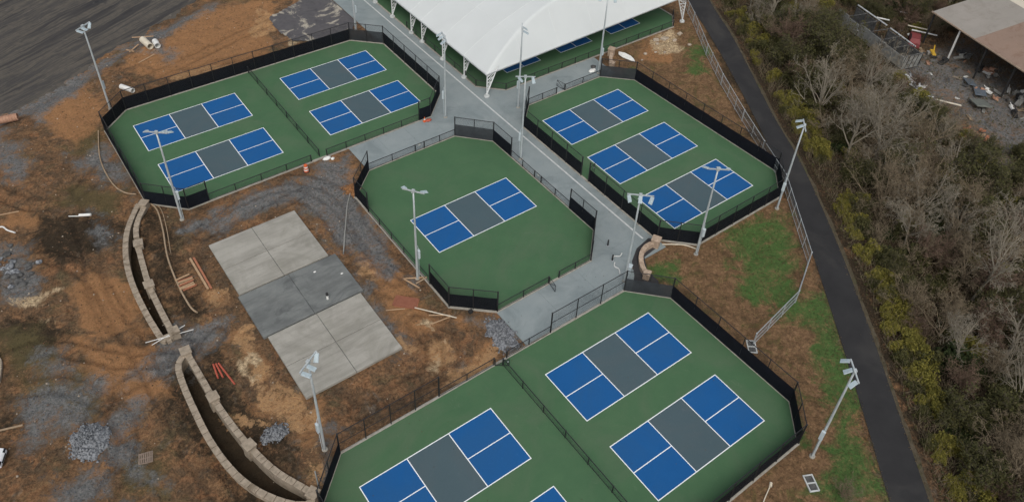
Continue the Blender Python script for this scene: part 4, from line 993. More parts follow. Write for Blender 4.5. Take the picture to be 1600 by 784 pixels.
bk = MB(); bk.box((0, 0, .18), (.42, .36, .36)); bk = bk.build('black_box', M['dark'], bevel=.03); bk.location = (-8.6, -11.95, tz(-8.6, -11.95) + .05); tag(bk, 'small black utility box by the corner of the centre court', 'box')
# marker on the middle pad
mk = empty('pipe_stub', (-19.75, -2.4, .25)); tag(mk, 'white pipe stub with a dark cap standing on the dark pad', 'pipe')
MB().lathe([(.13, 0), (.12, .55)], 12).build('stub', M['white'], mk); MB().lathe([(.14, .552), (.13, .85), (.05, .92)], 12).build('cap', M['dark'], mk)
for x, y, l in ((-16.95, -.1, 'small white marker on the right of the dark pad'), (-19.2, 1.7, 'chalk white scrap on the dark pad')):
    o = blob('scrap', (x, y, .27), (.16, .1, .05), M['white'], l, 'scrap', 8, 2)
# boards, tubes, timber, pallet
lying('plank', (-29.2, 11.0), (-29.2, 5.8), .22, .14, M['wood'], 'left of the two long boards beside the pale pad', 'plank', 'long boards by the pad', .04)
lying('plank', (-28.85, 10.9), (-28.9, 5.7), .22, .14, M['wood_red'], 'right of the two long boards beside the pale pad', 'plank', 'long boards by the pad', .04)
LB = ['lowest', 'second', 'third', 'fourth', 'fifth', 'sixth', 'seventh', 'topmost']
for i in range(8):
    y = 7.0 + i * .24; o_ = random.uniform(-.2, .2)
    lying('timber', (-31.5 + o_, y), (-30.0 + o_ * .6, y + random.uniform(-.15, .1)), .15, .13, M['wood' if i % 3 else 'wood_red'], LB[i] + ' short timber of the loose stack between wall and pad', 'timber', 'short timbers by the wall', .05 + .10 * (i % 2))
for i, (a_, b_, l) in enumerate((((-32.2, -3.6), (-32.4, -5.3), 'left shortest of the three orange red tubes'), ((-31.98, -3.7), (-32.0, -5.5), 'middle of the three orange red tubes'), ((-31.75, -3.7), (-31.4, -6.8), 'right longest of the three orange red tubes'))):
    pipe('plastic_tube', a_, b_, .09, .07, M['redtube'], l + ' by the lower wall', 'tube', lift=.03)
pt = empty('wood_pallet', (-40.4, -9.55, tz(-40.4, -9.55) + .06), RAD(-17)); tag(pt, 'weathered wooden pallet lying on the bare soil', 'pallet')
wp = mat('weathered_pallet', (.26, .20, .155), (.18, .14, .11), .9, 5)
for i in range(7): MB().box((-.52 + i * .173, 0, .12), (.12, 1.05, .025)).build('deck_board', wp, pt)
for y in (-.48, 0, .48): MB().box((0, y, .055), (1.15, .09, .1)).build('stringer', wp, pt)
# tarp behind the far left courts
tp = np.array([(-1.7, 54.2), (2.2, 55.6), (5.9, 57.2), (9.2, 56.0), (9.3, 45.8), (7.6, 43.6), (4.6, 42.6), (1.7, 43.4), (-1.3, 45.6), (-2.0, 49.7)])
gx2, gy2 = np.meshgrid(np.arange(-3, 10, .22), np.arange(42, 58, .22), indexing='ij')
inside = poly_sd(gx2, gy2, tp) + .5 * (fbm(gx2, gy2, 2, 3) - .5) < 0
tzv = terrain(gx2.ravel(), gy2.ravel()).reshape(gx2.shape) + .12 + .25 * np.abs(fbm(gx2, gy2 * .6, 2.2, 77, 4) - .5) * 1.6
idg = np.arange(gx2.size).reshape(gx2.shape); Ft = []
for i in range(gx2.shape[0] - 1):
    for j in range(gx2.shape[1] - 1):
        if inside[i:i + 2, j:j + 2].all(): Ft.append((idg[i, j], idg[i + 1, j], idg[i + 1, j + 1], idg[i, j + 1]))
m_, nt, b, out = nodes('ground_tarp'); P = coords(nt, 'World'); b.inputs['Roughness'].default_value = .7
c = ramp(nt, noise(nt, P, .5, 6, .65, 1.), [(.3, (.060, .056, .060)), (.55, (.085, .08, .082)), (.75, (.05, .048, .05))])
c = mixc(nt, ramp(nt, noise(nt, P, .28, 5, .7, .8), [(.53, 0.), (.60, 1.)]), c, (.34, .31, .25)); nt.links.new(c, b.inputs['Base Color'])
o = np_mesh('ground_tarp', np.stack([gx2.ravel(), gy2.ravel(), tzv.ravel()], 1), Ft, m_, smooth_=True); tag(o, 'dark crumpled ground tarp with sandy patches behind the far left courts', 'tarp')
# conduits and hoses
def hose(name, pts, r, m, label, cat, lift=.03):
    P = catmull(pts, 6); o = MB().tube([(x, y, max(tz(x, y), -.06) + r + lift) for x, y in P], r, 6).build(name, m, smooth_=True); return tag(o, label, cat)
hose('conduit', [(-9.3, 12.0), (-11.2, 9.6), (-13.4, 6.0), (-15.4, 2.6)], .08, M['grey_pipe'], 'long grey conduit bowed between centre court and pads', 'conduit')
hose('conduit', [(-29.9, 22.0), (-29.6, 20.4), (-30.1, 17.0), (-31.1, 12.4), (-31.5, 8.0), (-31.5, 4.6), (-31.2, 3.4)], .10, M['tan_pipe'], 'tan conduit following the upper curved wall', 'conduit')
hose('conduit', [(-29.5, 21.9), (-29.2, 20.2), (-29.7, 17.0), (-30.6, 13.0)], .05, M['tan_pipe'], 'thin second conduit beside the tan one', 'conduit')
hose('conduit', [(-30.9, 39.0), (-32.3, 33.0), (-32.4, 28.0), (-31.8, 25.6), (-30.7, 24.4)], .08, M['tan_pipe'], 'tan conduit outside the left side of the far left courts', 'conduit')
hose('conduit', [(-29.2, -18.9), (-29.6, -20.4), (-30.2, -22.6), (-30.9, -25.0)], .07, M['grey_pipe'], 'grey conduit between the lower wall end and the nearest courts', 'conduit')
hose('hose', [(-44.8, 27.2), (-44.3, 27.0), (-44.0, 26.2), (-43.4, 25.3)], .09, M['white'], 'white plastic hose at the left edge', 'hose')
pipe('plastic_pipe', (-37.0, 24.3), (-35.9, 23.6), .16, .13, M['white'], 'thick short white pipe on the dark soil'); pipe('plastic_pipe', (-38.0, 24.9), (-36.6, 24.0), .05, .03, M['white'], 'thin white pipe beside the thick one on the dark soil')
lying('plank', (-45.6, 29.6), (-42.3, 28.7), .14, .08, M['wood'], 'orange board at the left edge above the white hose', 'plank', lift=.03)
lying('plank', (-51.6, .7), (-48.1, -.4), .16, .1, M['tan_pipe'], 'pale timber at the left edge near the parked car', 'plank', lift=.03)
lying('plank', (-36.6, 2.2), (-32.3, 1.2), .07, .05, M['white'], 'upper of the two pale sticks across the wall end', 'stick', lift=.45)
lying('plank', (-36.2, 1.5), (-32.8, 2.1), .07, .05, M['white'], 'lower of the two pale sticks across the wall end', 'stick', lift=.53)
hose('conduit', [(14.6, -15.9), (15.6, -16.6), (16.6, -17.4), (17.3, -18.6)], .07, M['cream'], 'pale buried pipe edge behind the curved seat wall', 'conduit')
# block planter at the left edge
bp = empty('block_edge', (0, 0, 0)); tag(bp, 'tan block edging at the left edge of the site', 'edging')
for i in range(6):
    o = MB().box((0, 0, .1), (.8, .45, .4)).build('block', M['cap'], bp, bevel=.02); q = resample(np.array([(-49.6, 9.9), (-48.6, 9.2), (-48.3, 8.2), (-48.6, 6.8), (-49.0, 5.6)]), 7); d = q[i + 1] - q[i]; o.location = (*(q[i] + q[i + 1]) / 2, tz(*q[i])); o.rotation_euler = (0, 0, math.atan2(d[1], d[0]))
# utility vaults and fence foot
for (x, y, rz, l) in ((5.0, -44.0, 1.1, 'concrete rimmed utility vault with two lids on the grass below the lone pole'), (12.1, -31.2, .9, 'concrete rimmed double vault at the end of the silver fence')):
    e = empty('utility_vault', (x, y, tz(x, y) + .02), rz); tag(e, l, 'vault')
    f = MB()
    for sx in (-.72, 0, .72): f.box((sx, 0, .06), (.10, .82, .14))
    for sy in (-.4, .4): f.box((0, sy, .062), (1.54, .10, .14))
    f.build('rim', M['strip'], e)
    for sx in (-.36, .36): MB().box((sx, 0, .03), (.60, .68, .08)).build('lid', M['rock'], e)
pipe('plastic_pipe', (1.8, -42.2), (2.1, -42.0), .13, .1, M['cream'], 'short pale pipe outside the fence corner of the nearest courts')
hose('conduit', [(1.7, -42.2), (.4, -42.7), (-1.0, -43.4), (-3.0, -44.6)], .05, M['cream'], 'thin pale line along the outer kerb of the nearest courts', 'conduit')
for x, y, l in ((30.1, -34.4, ''),): pass
o = blob('scrap', (27.1, -37.0, .06), (.3, .14, .06), M['white'], 'white scrap of paper on the asphalt trail', 'scrap', 12, 2)
# white broken panel and rubble beyond the canopy fence
bb = MB(); bb.prism([(-1.5, .2), (-.6, .55), (.5, .5), (1.2, .2), (1.6, -.1), (1.1, -.35), (-.3, -.5), (-1.2, -.3)], 0, .16); bb.prism([(-1.3, .15), (-.2, .35), (-.2, -.3), (-1.0, -.2)], .16, .28); bb = bb.build('broken_panel', M['white'], bevel=.03); bb.location = (37.7, 15.4, tz(37.7, 15.4) + .15); bb.rotation_euler = (.12, .05, RAD(-75)); tag(bb, 'white broken plastic panel on the soil beside the short seat wall', 'panel')
for i, (x, y, s) in enumerate(((45.0, 16.6, 1.0), (46.5, 16.2, 1.3), (47.6, 15.2, .8), (44.2, 15.6, .6), (40.8, 14.6, .6), (42.4, 14.0, .5), (43.5, 13.2, .45), (39.2, 13.6, .4), (49.4, 15.9, .9), (48.5, 12.9, .7))):
    blob('rubble_stone', (x, y, tz(x, y) + .08), (.55 * s, .4 * s, .25 * s), M['pale_rock'], 'pale rubble stone on the bare ground beside the canopy courts', 'stone', 20 + i, 2, .45, group='pale rubble beside the canopy')
# gravel heaps
def heap(x, y, rx, ry, h, label, seed, m=None):
    n = 34; V = [(0, 0, h)]; Fq = []
    for i in range(1, 13):
        for j in range(n):
            a_ = 2 * math.pi * j / n; r = i / 12
            k = 1 + .28 * (float(vnoise(np.array([math.cos(a_) * 2 + seed]), np.array([math.sin(a_) * 2]), .7, seed)[0]) - .5) * 2
            px_, py_ = rx * r * k * math.cos(a_), ry * r * k * math.sin(a_)
            zz = h * (1 - r ** 1.4) * (.8 + .5 * float(vnoise(np.array([px_]), np.array([py_]), .5, seed)[0])) - (.15 if i == 12 else 0)
            V.append((px_, py_, zz))
    Fq += [(0, 1 + j, 1 + (j + 1) % n) for j in range(n)]
    for i in range(11):
        for j in range(n): a0 = 1 + i * n + j; a1 = 1 + i * n + (j + 1) % n; Fq.append((a0, a0 + n, a1 + n, a1))
    o = MB().add(V, Fq).build('gravel_heap', m or M['gravel_heap'], smooth_=True); o.location = (x, y, tz(x, y)); tag(o, label, 'gravel heap')
    r_ = np.random.default_rng(seed); VV = np.array(V[1:]); ns = 520; k = r_.integers(0, len(VV), ns); c = VV[k] + r_.normal(0, .07, (ns, 3)); c[:, :2] *= r_.uniform(.9, 1.18, (ns, 1)); c[:, 2] = np.maximum(c[:, 2], .02)
    O = np.array([(1, 0, 0), (0, 1, 0), (-1, 0, 0), (0, -1, 0), (0, 0, .8), (0, 0, -.6)], float); Fo = np.array([(0, 1, 4), (1, 2, 4), (2, 3, 4), (3, 0, 4), (1, 0, 5), (2, 1, 5), (3, 2, 5), (0, 3, 5)])
    sv = O[None] * (r_.uniform(.04, .15, ns)[:, None, None] * r_.uniform(.6, 1.4, (ns, 6, 1))) + c[:, None, :]
    st_ = np_mesh('loose_stones', sv.reshape(-1, 3), (Fo[None] + (np.arange(ns) * 6)[:, None, None]).reshape(-1, 3), m or M['gravel_heap'], o); st_['kind'] = 'stuff'; return o
heap(-44.0, -5.2, 1.7, 1.9, .7, 'rounded pale grey gravel heap on the open soil', 2)
heap(-30.4, -13.6, 1.3, .8, .35, 'small grey gravel mound beside the lower curved wall', 5)
heap(-7.6, -15.9, 1.5, 2.0, .35, 'dark grey gravel spread at the plaza corner below the centre court', 9)
heap(-9.6, 11.4, .9, 1.0, .5, 'orange clay mound by the back left corner of the centre court', 12, mat('clay_mound', (.34, .17, .07), (.22, .11, .05), .95, 3, bmp=.6, bscale=6))
for i in range(34):
    x = -44.5 + rng.normal() * 1.5; y = 19.6 + rng.normal() * 1.8; s = rng.uniform(.15, .42)
    blob('boulder', (x, y, tz(x, y) + s * .3), (s * 1.2, s, s * .75), M['rock' if i % 3 else 'gravel_heap'], 'broken grey rock in the pile at the left edge', 'rock', 60 + i, 2, .4, group='rock pile at the left edge')
# parked white car, mostly outside the frame
def car(x, y, rz, label):
    e = empty('parked_car', (x, y, tz(x, y)), rz); tag(e, label, 'car')
    paint = mat('white_car_paint', (.72, .73, .74), (.68, .69, .70), .25, 2, spec=.5); glass = mat('car_glass', (.012, .016, .02), (.02, .024, .03), .08, 2, spec=.6)
    prof = [(-2.25, .35), (-2.28, .75), (-2.1, .92), (-1.55, 1.0), (-.85, 1.0), (.95, 1.0), (1.65, .93), (2.15, .78), (2.28, .6), (2.25, .32)]
    def loft(prof, ws, name, m, par):
        V = []; n = len(prof)
        for s in (-1, 1):
            for (px_, pz), w in zip(prof, ws): V.append((px_, s * w, pz))
        Fq = [(i, i + 1, n + i + 1, n + i) for i in range(n - 1)] + [(n - 1, 0, n, 2 * n - 1)] + [tuple(range(n))[::-1], tuple(range(n, 2 * n))]
        return MB().add(V, Fq).build(name, m, par, bevel=.06)
    body = loft(prof, [.86, .9, .88, .9, .92, .92, .9, .84, .8, .8], 'body', paint, e)
    loft([(-1.75, .98), (-1.15, 1.46), (.15, 1.48), (1.05, .98)], [.80, .64, .64, .78], 'cabin_glass', glass, e)
    loft([(-1.1, 1.44), (-1.0, 1.52), (.05, 1.53), (.2, 1.46)], [.64, .62, .62, .64], 'roof', paint, e)
    for sx in (-1.4, 1.4):
        for s in (-1, 1):
            w = empty('wheel'); bpy.data.objects.remove(w)
            t = MB(); t.tube([(sx, s * .70, .33), (sx, s * .92, .33)], .33, 18); ty = t.build('wheel', M['dark'], e)
            MB().tube([(sx, s * .915, .33), (sx, s * .935, .33)], .2, 12).build('rim', M['galv'], ty)
    for s in (-1, 1):
        MB().box((2.16, s * .6, .72), (.16, .36, .14)).build('headlight', glass, body); MB().box((-2.2, s * .68, .8), (.14, .26, .2)).build('tail_light', M['redtube'], body)
        MB().box((.75, s * .98, 1.02), (.18, .2, .13)).build('mirror', paint, e)
        MB().bar((.3, s * .93, .4), (.3, s * .925, .95), .02, .02).build('door_gap', M['dark'], body)
    MB().box((2.26, 0, .55), (.06, .9, .16)).build('grille', M['dark'], body)
car(-52.05, -2.2, math.atan2(-.46, .885), 'white car parked at the left edge of the frame')

for (x, y, l) in ((9.4, -12.6, 'short dark post on the plaza nearer the centre court'), (8.3, -14.6, 'short dark post on the plaza nearer the dark planting bed')):
    e = empty('bollard', (x, y, .0)); tag(e, l, 'bollard')
    MB().lathe([(.09, 0), (.09, .82), (.06, .90)], 10).build('bollard_post', M['dark'], e); MB().lathe([(.16, 0), (.16, .03)], 12).build('base_plate', M['galv'], e)
hose('cable', [(8.4, -14.5), (8.9, -14.3), (9.4, -14.6), (9.9, -14.4)], .05, M['white'], 'pale cable looped on the plaza beside the short dark post', 'cable', .06)
hose('cable', [(7.6, -16.6), (8.0, -16.0), (7.9, -15.4), (8.3, -15.0)], .05, M['white'], 'pale cable trailing to the light pole by the planting bed', 'cable', .06)
bx_ = MB(); bx_.box((0, 0, .45), (.55, .4, .9)); bx_.box((0, 0, .93), (.62, .46, .06)); bx_ = bx_.build('utility_cabinet', M['box_grey'], bevel=.02); bx_.location = (8.7, -16.9, .0); bx_.rotation_euler = (0, 0, .5); tag(bx_, 'small pale grey utility cabinet on the plaza behind the light pole', 'cabinet')
blob('sandbag', (31.0, 15.3, .1), (.6, .4, .22), M['white'], 'pale plastic bundle at the foot of the pole by the short seat wall', 'sack', 15)
blob('sandbag', (31.8, 16.0, .1), (.4, .35, .2), M['rock'], 'dark bundle behind the pale one near the short seat wall', 'sack', 16)

# ------------------------------------------------------------------ derelict yard beyond the woods
SD = Vector((-.255, -.967, 0)); SN = Vector((.967, -.255, 0)); S0 = Vector((80.6, -6.1, 0))
def sp(s, n, z): return S0 + SD * s + SN * n + Vector((0, 0, z))
shed = empty('open_shed', (0, 0, 0)); tag(shed, 'open sided shed with grey and rusty metal roof at the right edge', 'shed')
def sheet_mat(name, a, b_, c_):
    m, nt, b, out = nodes(name); P = coords(nt, 'World'); b.inputs['Roughness'].default_value = .7; b.inputs['Metallic'].default_value = .1
    c = ramp(nt, noise(nt, P, .25, 6, .65), [(.3, a), (.7, b_)]); c = mixc(nt, ramp(nt, noise(nt, P, .45, 6, .72, .7), [(.50, 0.), (.68, .85)]), c, c_)
    nt.links.new(c, b.inputs['Base Color']); return m
M['roof_grey'] = sheet_mat('grey_roof_sheet', (.235, .22, .195), (.27, .25, .225), (.20, .18, .155)); M['roof_rust'] = sheet_mat('rusty_roof_sheet', (.235, .165, .125), (.21, .15, .115), (.155, .085, .055)); M['roof_pale'] = sheet_mat('pale_roof_sheet', (.50, .46, .38), (.46, .42, .35), (.40, .34, .27))
for i in range(16):
    s0 = i * 2.1; m = M['roof_grey'] if i < 4 else M['roof_rust']
    for (n0, n1, z0, z1, mm) in ((0, 11.5, 5.0, 6.6, m), (11.6, 26.0, 6.55, 5.4, M['roof_pale'])):
        V = []; Fq = []; k = 22
        for j in range(k + 1):
            s_ = s0 + 2.09 * j / k; w = .035 * (1 if j % 2 else -1)
            for (n_, z_) in ((n0, z0), (n1, z1)): V.append(sp(s_, n_, z_ + w))
        for j in range(k): Fq.append((2 * j, 2 * j + 2, 2 * j + 3, 2 * j + 1))
        MB().add(V, Fq).build('roof_sheet', mm, shed)
MB().bar(sp(-.1, -.06, 4.92), sp(33.6, -.06, 4.92), .10, .20).build('eave_beam', M['cap2'], shed)
for i in range(7):
    b_ = MB(); b_.bar(sp(.3 + i * 5.2, .3, -1.6), sp(.3 + i * 5.2, .3, 4.85), .22, .22); b_.build('post', M['white' if i == 1 else 'dark'], shed)
    MB().bar(sp(.3 + i * 5.2, .3, 4.8), sp(.3 + i * 5.2, 11.4, 6.3), .16, .25).build('rafter', M['rustpipe'], shed)
MB().bar(sp(0, 11.0, 1.8), sp(33, 11.0, 1.8), .2, 6.8).build('back_wall', M['roof_rust'], shed)
def junk(x, y, dims, rot, m, label, cat, lift=.0, group=None, parts=None):
    o = MB().box((0, 0, 0), dims).build(parts or cat.replace(' ', '_'), m, bevel=.03); o.location = (x, y, tz(x, y) + dims[2] / 2 + lift); o.rotation_euler = rot; return tag(o, label, cat, group)
bl = mat('slate_blue_panel', (.085, .11, .135), (.12, .14, .16), .6, 2); gp = mat('grey_green_panel', (.16, .17, .15), (.12, .13, .115), .7, 2)
junk(76.2, -17.0, (2.4, 1.3, .12), (.1, .15, .8), bl, 'left slate blue metal panel lying in front of the shed', 'scrap sheet', .4)
junk(74.8, -19.3, (2.6, 1.5, .12), (-.12, .1, .6), bl, 'right slate blue metal panel lying in front of the shed', 'scrap sheet', .5)
junk(71.9, -21.0, (2.6, 2.2, .2), (.05, .2, .9), gp, 'grey green slab panel leaning in front of the shed', 'scrap sheet', .5)
for i in range(26):
    x, y = (sp(rng.uniform(4, 20), rng.uniform(-2.5, 5), 0))[:2]; s = rng.uniform(.3, 1.0)
    o = MB(); o.box((0, 0, 0), (s * 1.8, s * .8, s * .5)); o.box((s * .3, s * .2, s * .4), (s * .7, s * .5, s * .6), .6); o.bar((-s, 0, 0), (s * 1.2, s * .3, s * .8), .08, .08)
    o = o.build('scrap_metal', M[['white', 'grey_pipe', 'rock', 'rustpipe', 'dark'][i % 5]], bevel=.03); o.location = (x, y, tz(x, y) + s * .35); o.rotation_euler = (rng.normal() * .3, rng.normal() * .3, rng.uniform(0, 6)); tag(o, 'piece of scrap metal heaped under the shed eave', 'scrap', 'scrap under the shed')
for i in range(46):
    x = rng.uniform(66, 84); y = rng.uniform(-27, 3)
    if min(float(poly_sd(np.array([x]), np.array([y]), q)[0]) for q in (ZP['lot'][0], [(77, 4), (84, 3), (82, -8), (75, -14), (72, -12)])) > .5: continue
    s = rng.uniform(.2, .7); o = MB(); o.box((0, 0, 0), (s * 2.2, s * .7, s * .18)); o.bar((-s, -.1, 0), (s * 1.3, s * .5, s * .5), .06, .06)
    o = o.build('scrap_piece', M[['white', 'grey_pipe', 'cap', 'rock', 'rustpipe', 'tan_pipe'][i % 6]]); o.location = (x, y, tz(x, y) + s * .2); o.rotation_euler = (rng.normal() * .2, rng.normal() * .2, rng.uniform(0, 6)); tag(o, 'small piece of scrap strewn over the grey yard', 'scrap', 'scrap strewn over the yard')
# collapsed trailer
tr_m = mat('faded_grey_panel', (.27, .275, .26), (.19, .195, .185), .8, 1.2, third=(.09, .075, .055)); tr_w = mat('chalky_white_rail', (.55, .57, .57), (.35, .36, .36), .6, 1.5)
tl_ = empty('derelict_trailer', (73.6, -2.6, tz(73.6, -2.6) + .5), math.atan2(-12.6, -3.4)); tag(tl_, 'collapsed open topped grey trailer in the woods', 'trailer')
L2, W2, H2_ = 7.4, 1.7, 2.3
MB().box((0, 0, .1), (2 * L2, 2 * W2, .2)).build('floor', M['dark'], tl_)
for k in range(6):
    x0 = -L2 + k * 2 * L2 / 6 + .05; MB().box((x0 + 1.15, -W2 + random.uniform(-.12, .1), H2_ / 2), (2.3, .08, H2_ - random.choice((0, .1, .5)))).build('side_panel', tr_m, tl_)
    if k not in (2,): MB().box((x0 + 1.15, W2, H2_ * .45), (2.3, .08, H2_ * .9)).build('side_panel', M['rock'], tl_)
for x in np.linspace(-L2, L2, 9): MB().bar((x, W2 + .06, 0), (x, W2 + .06, H2_ + .1), .1, .1).build('rib', M['dark'], tl_); 
for x in np.linspace(-L2, L2, 7)[1:]: MB().bar((x, -W2, H2_), (x + .3, W2, H2_ + .1), .09, .09).build('roof_bow', M['rock'], tl_)
MB().bar((-L2, W2 + .1, H2_ + .1), (-.6, W2 + .1, H2_ + .15), .16, .14).build('top_rail', tr_w, tl_); MB().bar((.2, W2 + .1, H2_ + .1), (L2 * .75, W2 + .3, H2_ - .1), .16, .14).build('top_rail', tr_w, tl_)
MB().box((L2, 0, H2_ / 2), (.08, 2 * W2, H2_)).build('end_panel', tr_m, tl_)
for k in range(5): MB().bar((L2 + .07, -W2 + k * .8, .1), (L2 + .07, -W2 + k * .8 + .3, H2_), .06, .06).build('end_bar', M['dark'], tl_)
for k in range(9): MB().box((rng.uniform(-L2, L2) * .9, rng.uniform(-1.2, 1.2), .4 + .3 * rng.random()), (rng.uniform(.4, 1.4), .35, .12), rng.uniform(0, 3)).build('loose_panel', M['white' if k % 3 == 0 else 'grey_pipe'], tl_)
# red wreck, yellow machine part, white strips
rw = empty('wrecked_car', (79.6, -5.6, tz(79.6, -5.6) + .35), .5); tag(rw, 'faded red wrecked car body half hidden in brush', 'car wreck')
fr = mat('faded_red_paint', (.21, .045, .045), (.15, .035, .035), .6, 1.5, third=(.10, .05, .04))
MB().add([(-2.1, -.85, 0), (2.1, -.85, 0), (2.1, .85, 0), (-2.1, .85, 0), (-2.0, -.8, .6), (2.1, -.75, .5), (2.1, .75, .5), (-2.0, .8, .6), (-1.3, -.65, 1.1), (.4, -.65, 1.1), (.4, .65, 1.1), (-1.3, .65, 1.1), (1.0, -.75, .62), (1.0, .75, .62), (-1.8, -.78, .64), (-1.8, .78, .64)],
         [(3, 2, 1, 0), (0, 1, 5, 4), (1, 2, 6, 5), (2, 3, 7, 6), (3, 0, 4, 7), (8, 9, 10, 11), (5, 6, 13, 12), (12, 13, 10, 9), (4, 14, 15, 7), (14, 8, 11, 15), (4, 5, 12, 14), (7, 15, 13, 6), (14, 12, 9, 8), (15, 11, 10, 13)]).build('body', fr, rw)
for s in (-1, 1): MB().box((-.4, s * .72, .86), (1.5, .06, .32)).build('window_opening', M['dark'], rw)
for sx in (-1.3, 1.3):
    for s in (-1, 1): MB().tube([(sx, s * .7, .0), (sx, s * .9, .0)], .32, 14).build('wheel', M['dark'], rw)
ye = empty('yellow_machine', (78.6, -9.4, tz(78.6, -9.4) + .2), .8); tag(ye, 'yellow machine part lying in the yard beside the wrecked car', 'machine part')
ym = mat('machine_yellow', (.58, .36, .03), (.45, .27, .03), .5, 3)
MB().box((0, 0, .35), (1.7, .6, .5)).build('housing', ym, ye, bevel=.06); MB().bar((-.6, .1, .3), (1.5, -.5, .9), .16, .2).build('arm', ym, ye); MB().tube([(-.7, -.45, .2), (-.7, .45, .2)], .3, 14).build('drum', M['dark'], ye); MB().box((.3, .5, .2), (.7, .4, .4)).build('engine_block', M['grey_pipe'], ye)
for i in range(16):
    t = i / 15; x = 70.2 - 3.6 * t + rng.normal() * .35; y = -11.0 - 4.2 * t + rng.normal() * .4; a_ = math.atan2(-4.2, -3.6) + rng.normal() * .35; l_ = rng.uniform(1.2, 3.0)
    o = MB().box((0, 0, 0), (l_, .22, .06)).build('metal_strip', tr_w if i % 4 else M['rock']); o.location = (x, y, tz(x, y) + .5 + .25 * rng.random()); o.rotation_euler = (rng.normal() * .2, rng.normal() * .12, a_); tag(o, 'chalky white metal strip in the pile below the trailer', 'metal strip', 'white metal strips below the trailer')
for i in range(14):
    x = 65.2 + rng.normal() * .8; y = -24.4 + rng.normal() * .8
    o = MB().box((0, 0, 0), (rng.uniform(.4, 1.1), rng.uniform(.3, .6), .25)).build('rubble_block', M['wood_red' if i % 3 else 'wood'], bevel=.03); o.location = (x, y, tz(x, y) + .25 + .3 * rng.random()); o.rotation_euler = tuple(rng.normal(size=3) * .4); tag(o, 'orange brown block in the rubble heap of the yard', 'rubble', 'orange rubble in the yard')
for i, (x, y, l_, m) in enumerate(((81.6, -2.8, 3.2, 'cream'), (80.9, -4.0, 3.8, 'white'), (83.0, -1.2, 2.6, 'cream'), (66.4, -17.2, 3.4, 'cream'), (79.5, 1.5, 2.0, 'white'), (84.5, .5, 2.4, 'white'))):
    lying('plank', (x, y), (x + l_ * .5, y - l_ * .86), .28, .09, M[m], ['pale plank in the brush above the wrecked car', 'white plank nearest the wrecked car', 'pale plank close to the shed roof corner', 'pale plank at the end of the white metal strips', 'white plank at the top edge left of the shed', 'white plank at the top edge beside the shed roof'][i], 'plank', lift=.6)

# ------------------------------------------------------------------ woods
def tubes_np(segs, k):
    S = np.array(segs, float)
    a = S[:, 0:3]; b_ = S[:, 3:6]; ra_ = S[:, 6]; rb_ = S[:, 7]
    d = b_ - a; d /= np.linalg.norm(d, axis=1)[:, None] + 1e-9
    u = np.where(np.abs(d[:, 2:3]) < .9, np.array([[0, 0, 1.]]), np.array([[1., 0, 0]]))
    p1 = np.cross(d, u); p1 /= np.linalg.norm(p1, axis=1)[:, None]; p2 = np.cross(d, p1)
    n = len(S); V = np.zeros((n, 2, k, 3)); 
    for j in range(k):
        t = 2 * math.pi * j / k; o = p1 * math.cos(t) + p2 * math.sin(t)
        V[:, 0, j] = a + o * ra_[:, None]; V[:, 1, j] = b_ + o * rb_[:, None]
    base = (np.arange(n) * 2 * k)[:, None]
    Fq = np.concatenate([base + np.array([[j, (j + 1) % k, k + (j + 1) % k, k + j]]) for j in range(k)], 0)
    return V.reshape(-1, 3), Fq
def leaf_quads(P, size, r, flat=.5):
    n = len(P); t = r.uniform(0, 2 * math.pi, n); u = np.stack([np.cos(t), np.sin(t), r.normal(0, .35, n)], 1); w = np.stack([-np.sin(t), np.cos(t), r.normal(0, .55, n)], 1)
    s = (size * r.uniform(.55, 1.3, n))[:, None]
    V = np.stack([P - u * s, P + w * s * flat, P + u * s, P - w * s * flat], 1).reshape(-1, 3)
    return V, np.arange(4 * n).reshape(n, 4)
def grow(r, spec, segs, tips, p, d, L, rad, lev):
    n = spec['sub'][lev]; pts = [p]; dirs = [d]
    q = p.copy(); dd = d.copy()
    for i in range(n):
        dd = dd + r.normal(0, spec['wob'][lev], 3) + np.array([0, 0, spec['up'][lev]]); dd /= np.linalg.norm(dd)
        q2 = q + dd * L / n
        segs[lev].append((*q, *q2, rad * (1 - .75 * i / n), rad * (1 - .75 * (i + 1) / n)))
        q = q2; pts.append(q); dirs.append(dd)
    if lev + 1 >= len(spec['num']): tips.append(q); tips.append((pts[0] + q) / 2); return
    m = spec['num'][lev + 1]; m = max(1, int(round(m * r.uniform(.75, 1.25))))
    for c in range(m):
        t = spec['start'][lev] + (1 - spec['start'][lev]) * (c + r.random()) / m
        f = t * n; i = min(int(f), n - 1); pp = pts[i] + (pts[i + 1] - pts[i]) * (f - i); base = dirs[min(i + 1, n)]
        rv = r.normal(size=3); rv -= base * (rv @ base); rv /= np.linalg.norm(rv)
        an = RAD(r.uniform(*spec['ang'][lev])); nd = base * math.cos(an) + rv * math.sin(an)
        grow(r, spec, segs, tips, pp, nd, L * spec['len'][lev] * r.uniform(.7, 1.2) * (1.15 - .45 * t), rad * spec['rad'][lev] * (1 - .5 * t), lev + 1)
def bark(name, a, b_): return mat(name, a, b_, .9, 1.2, lo=.3, hi=.7, space='Object')
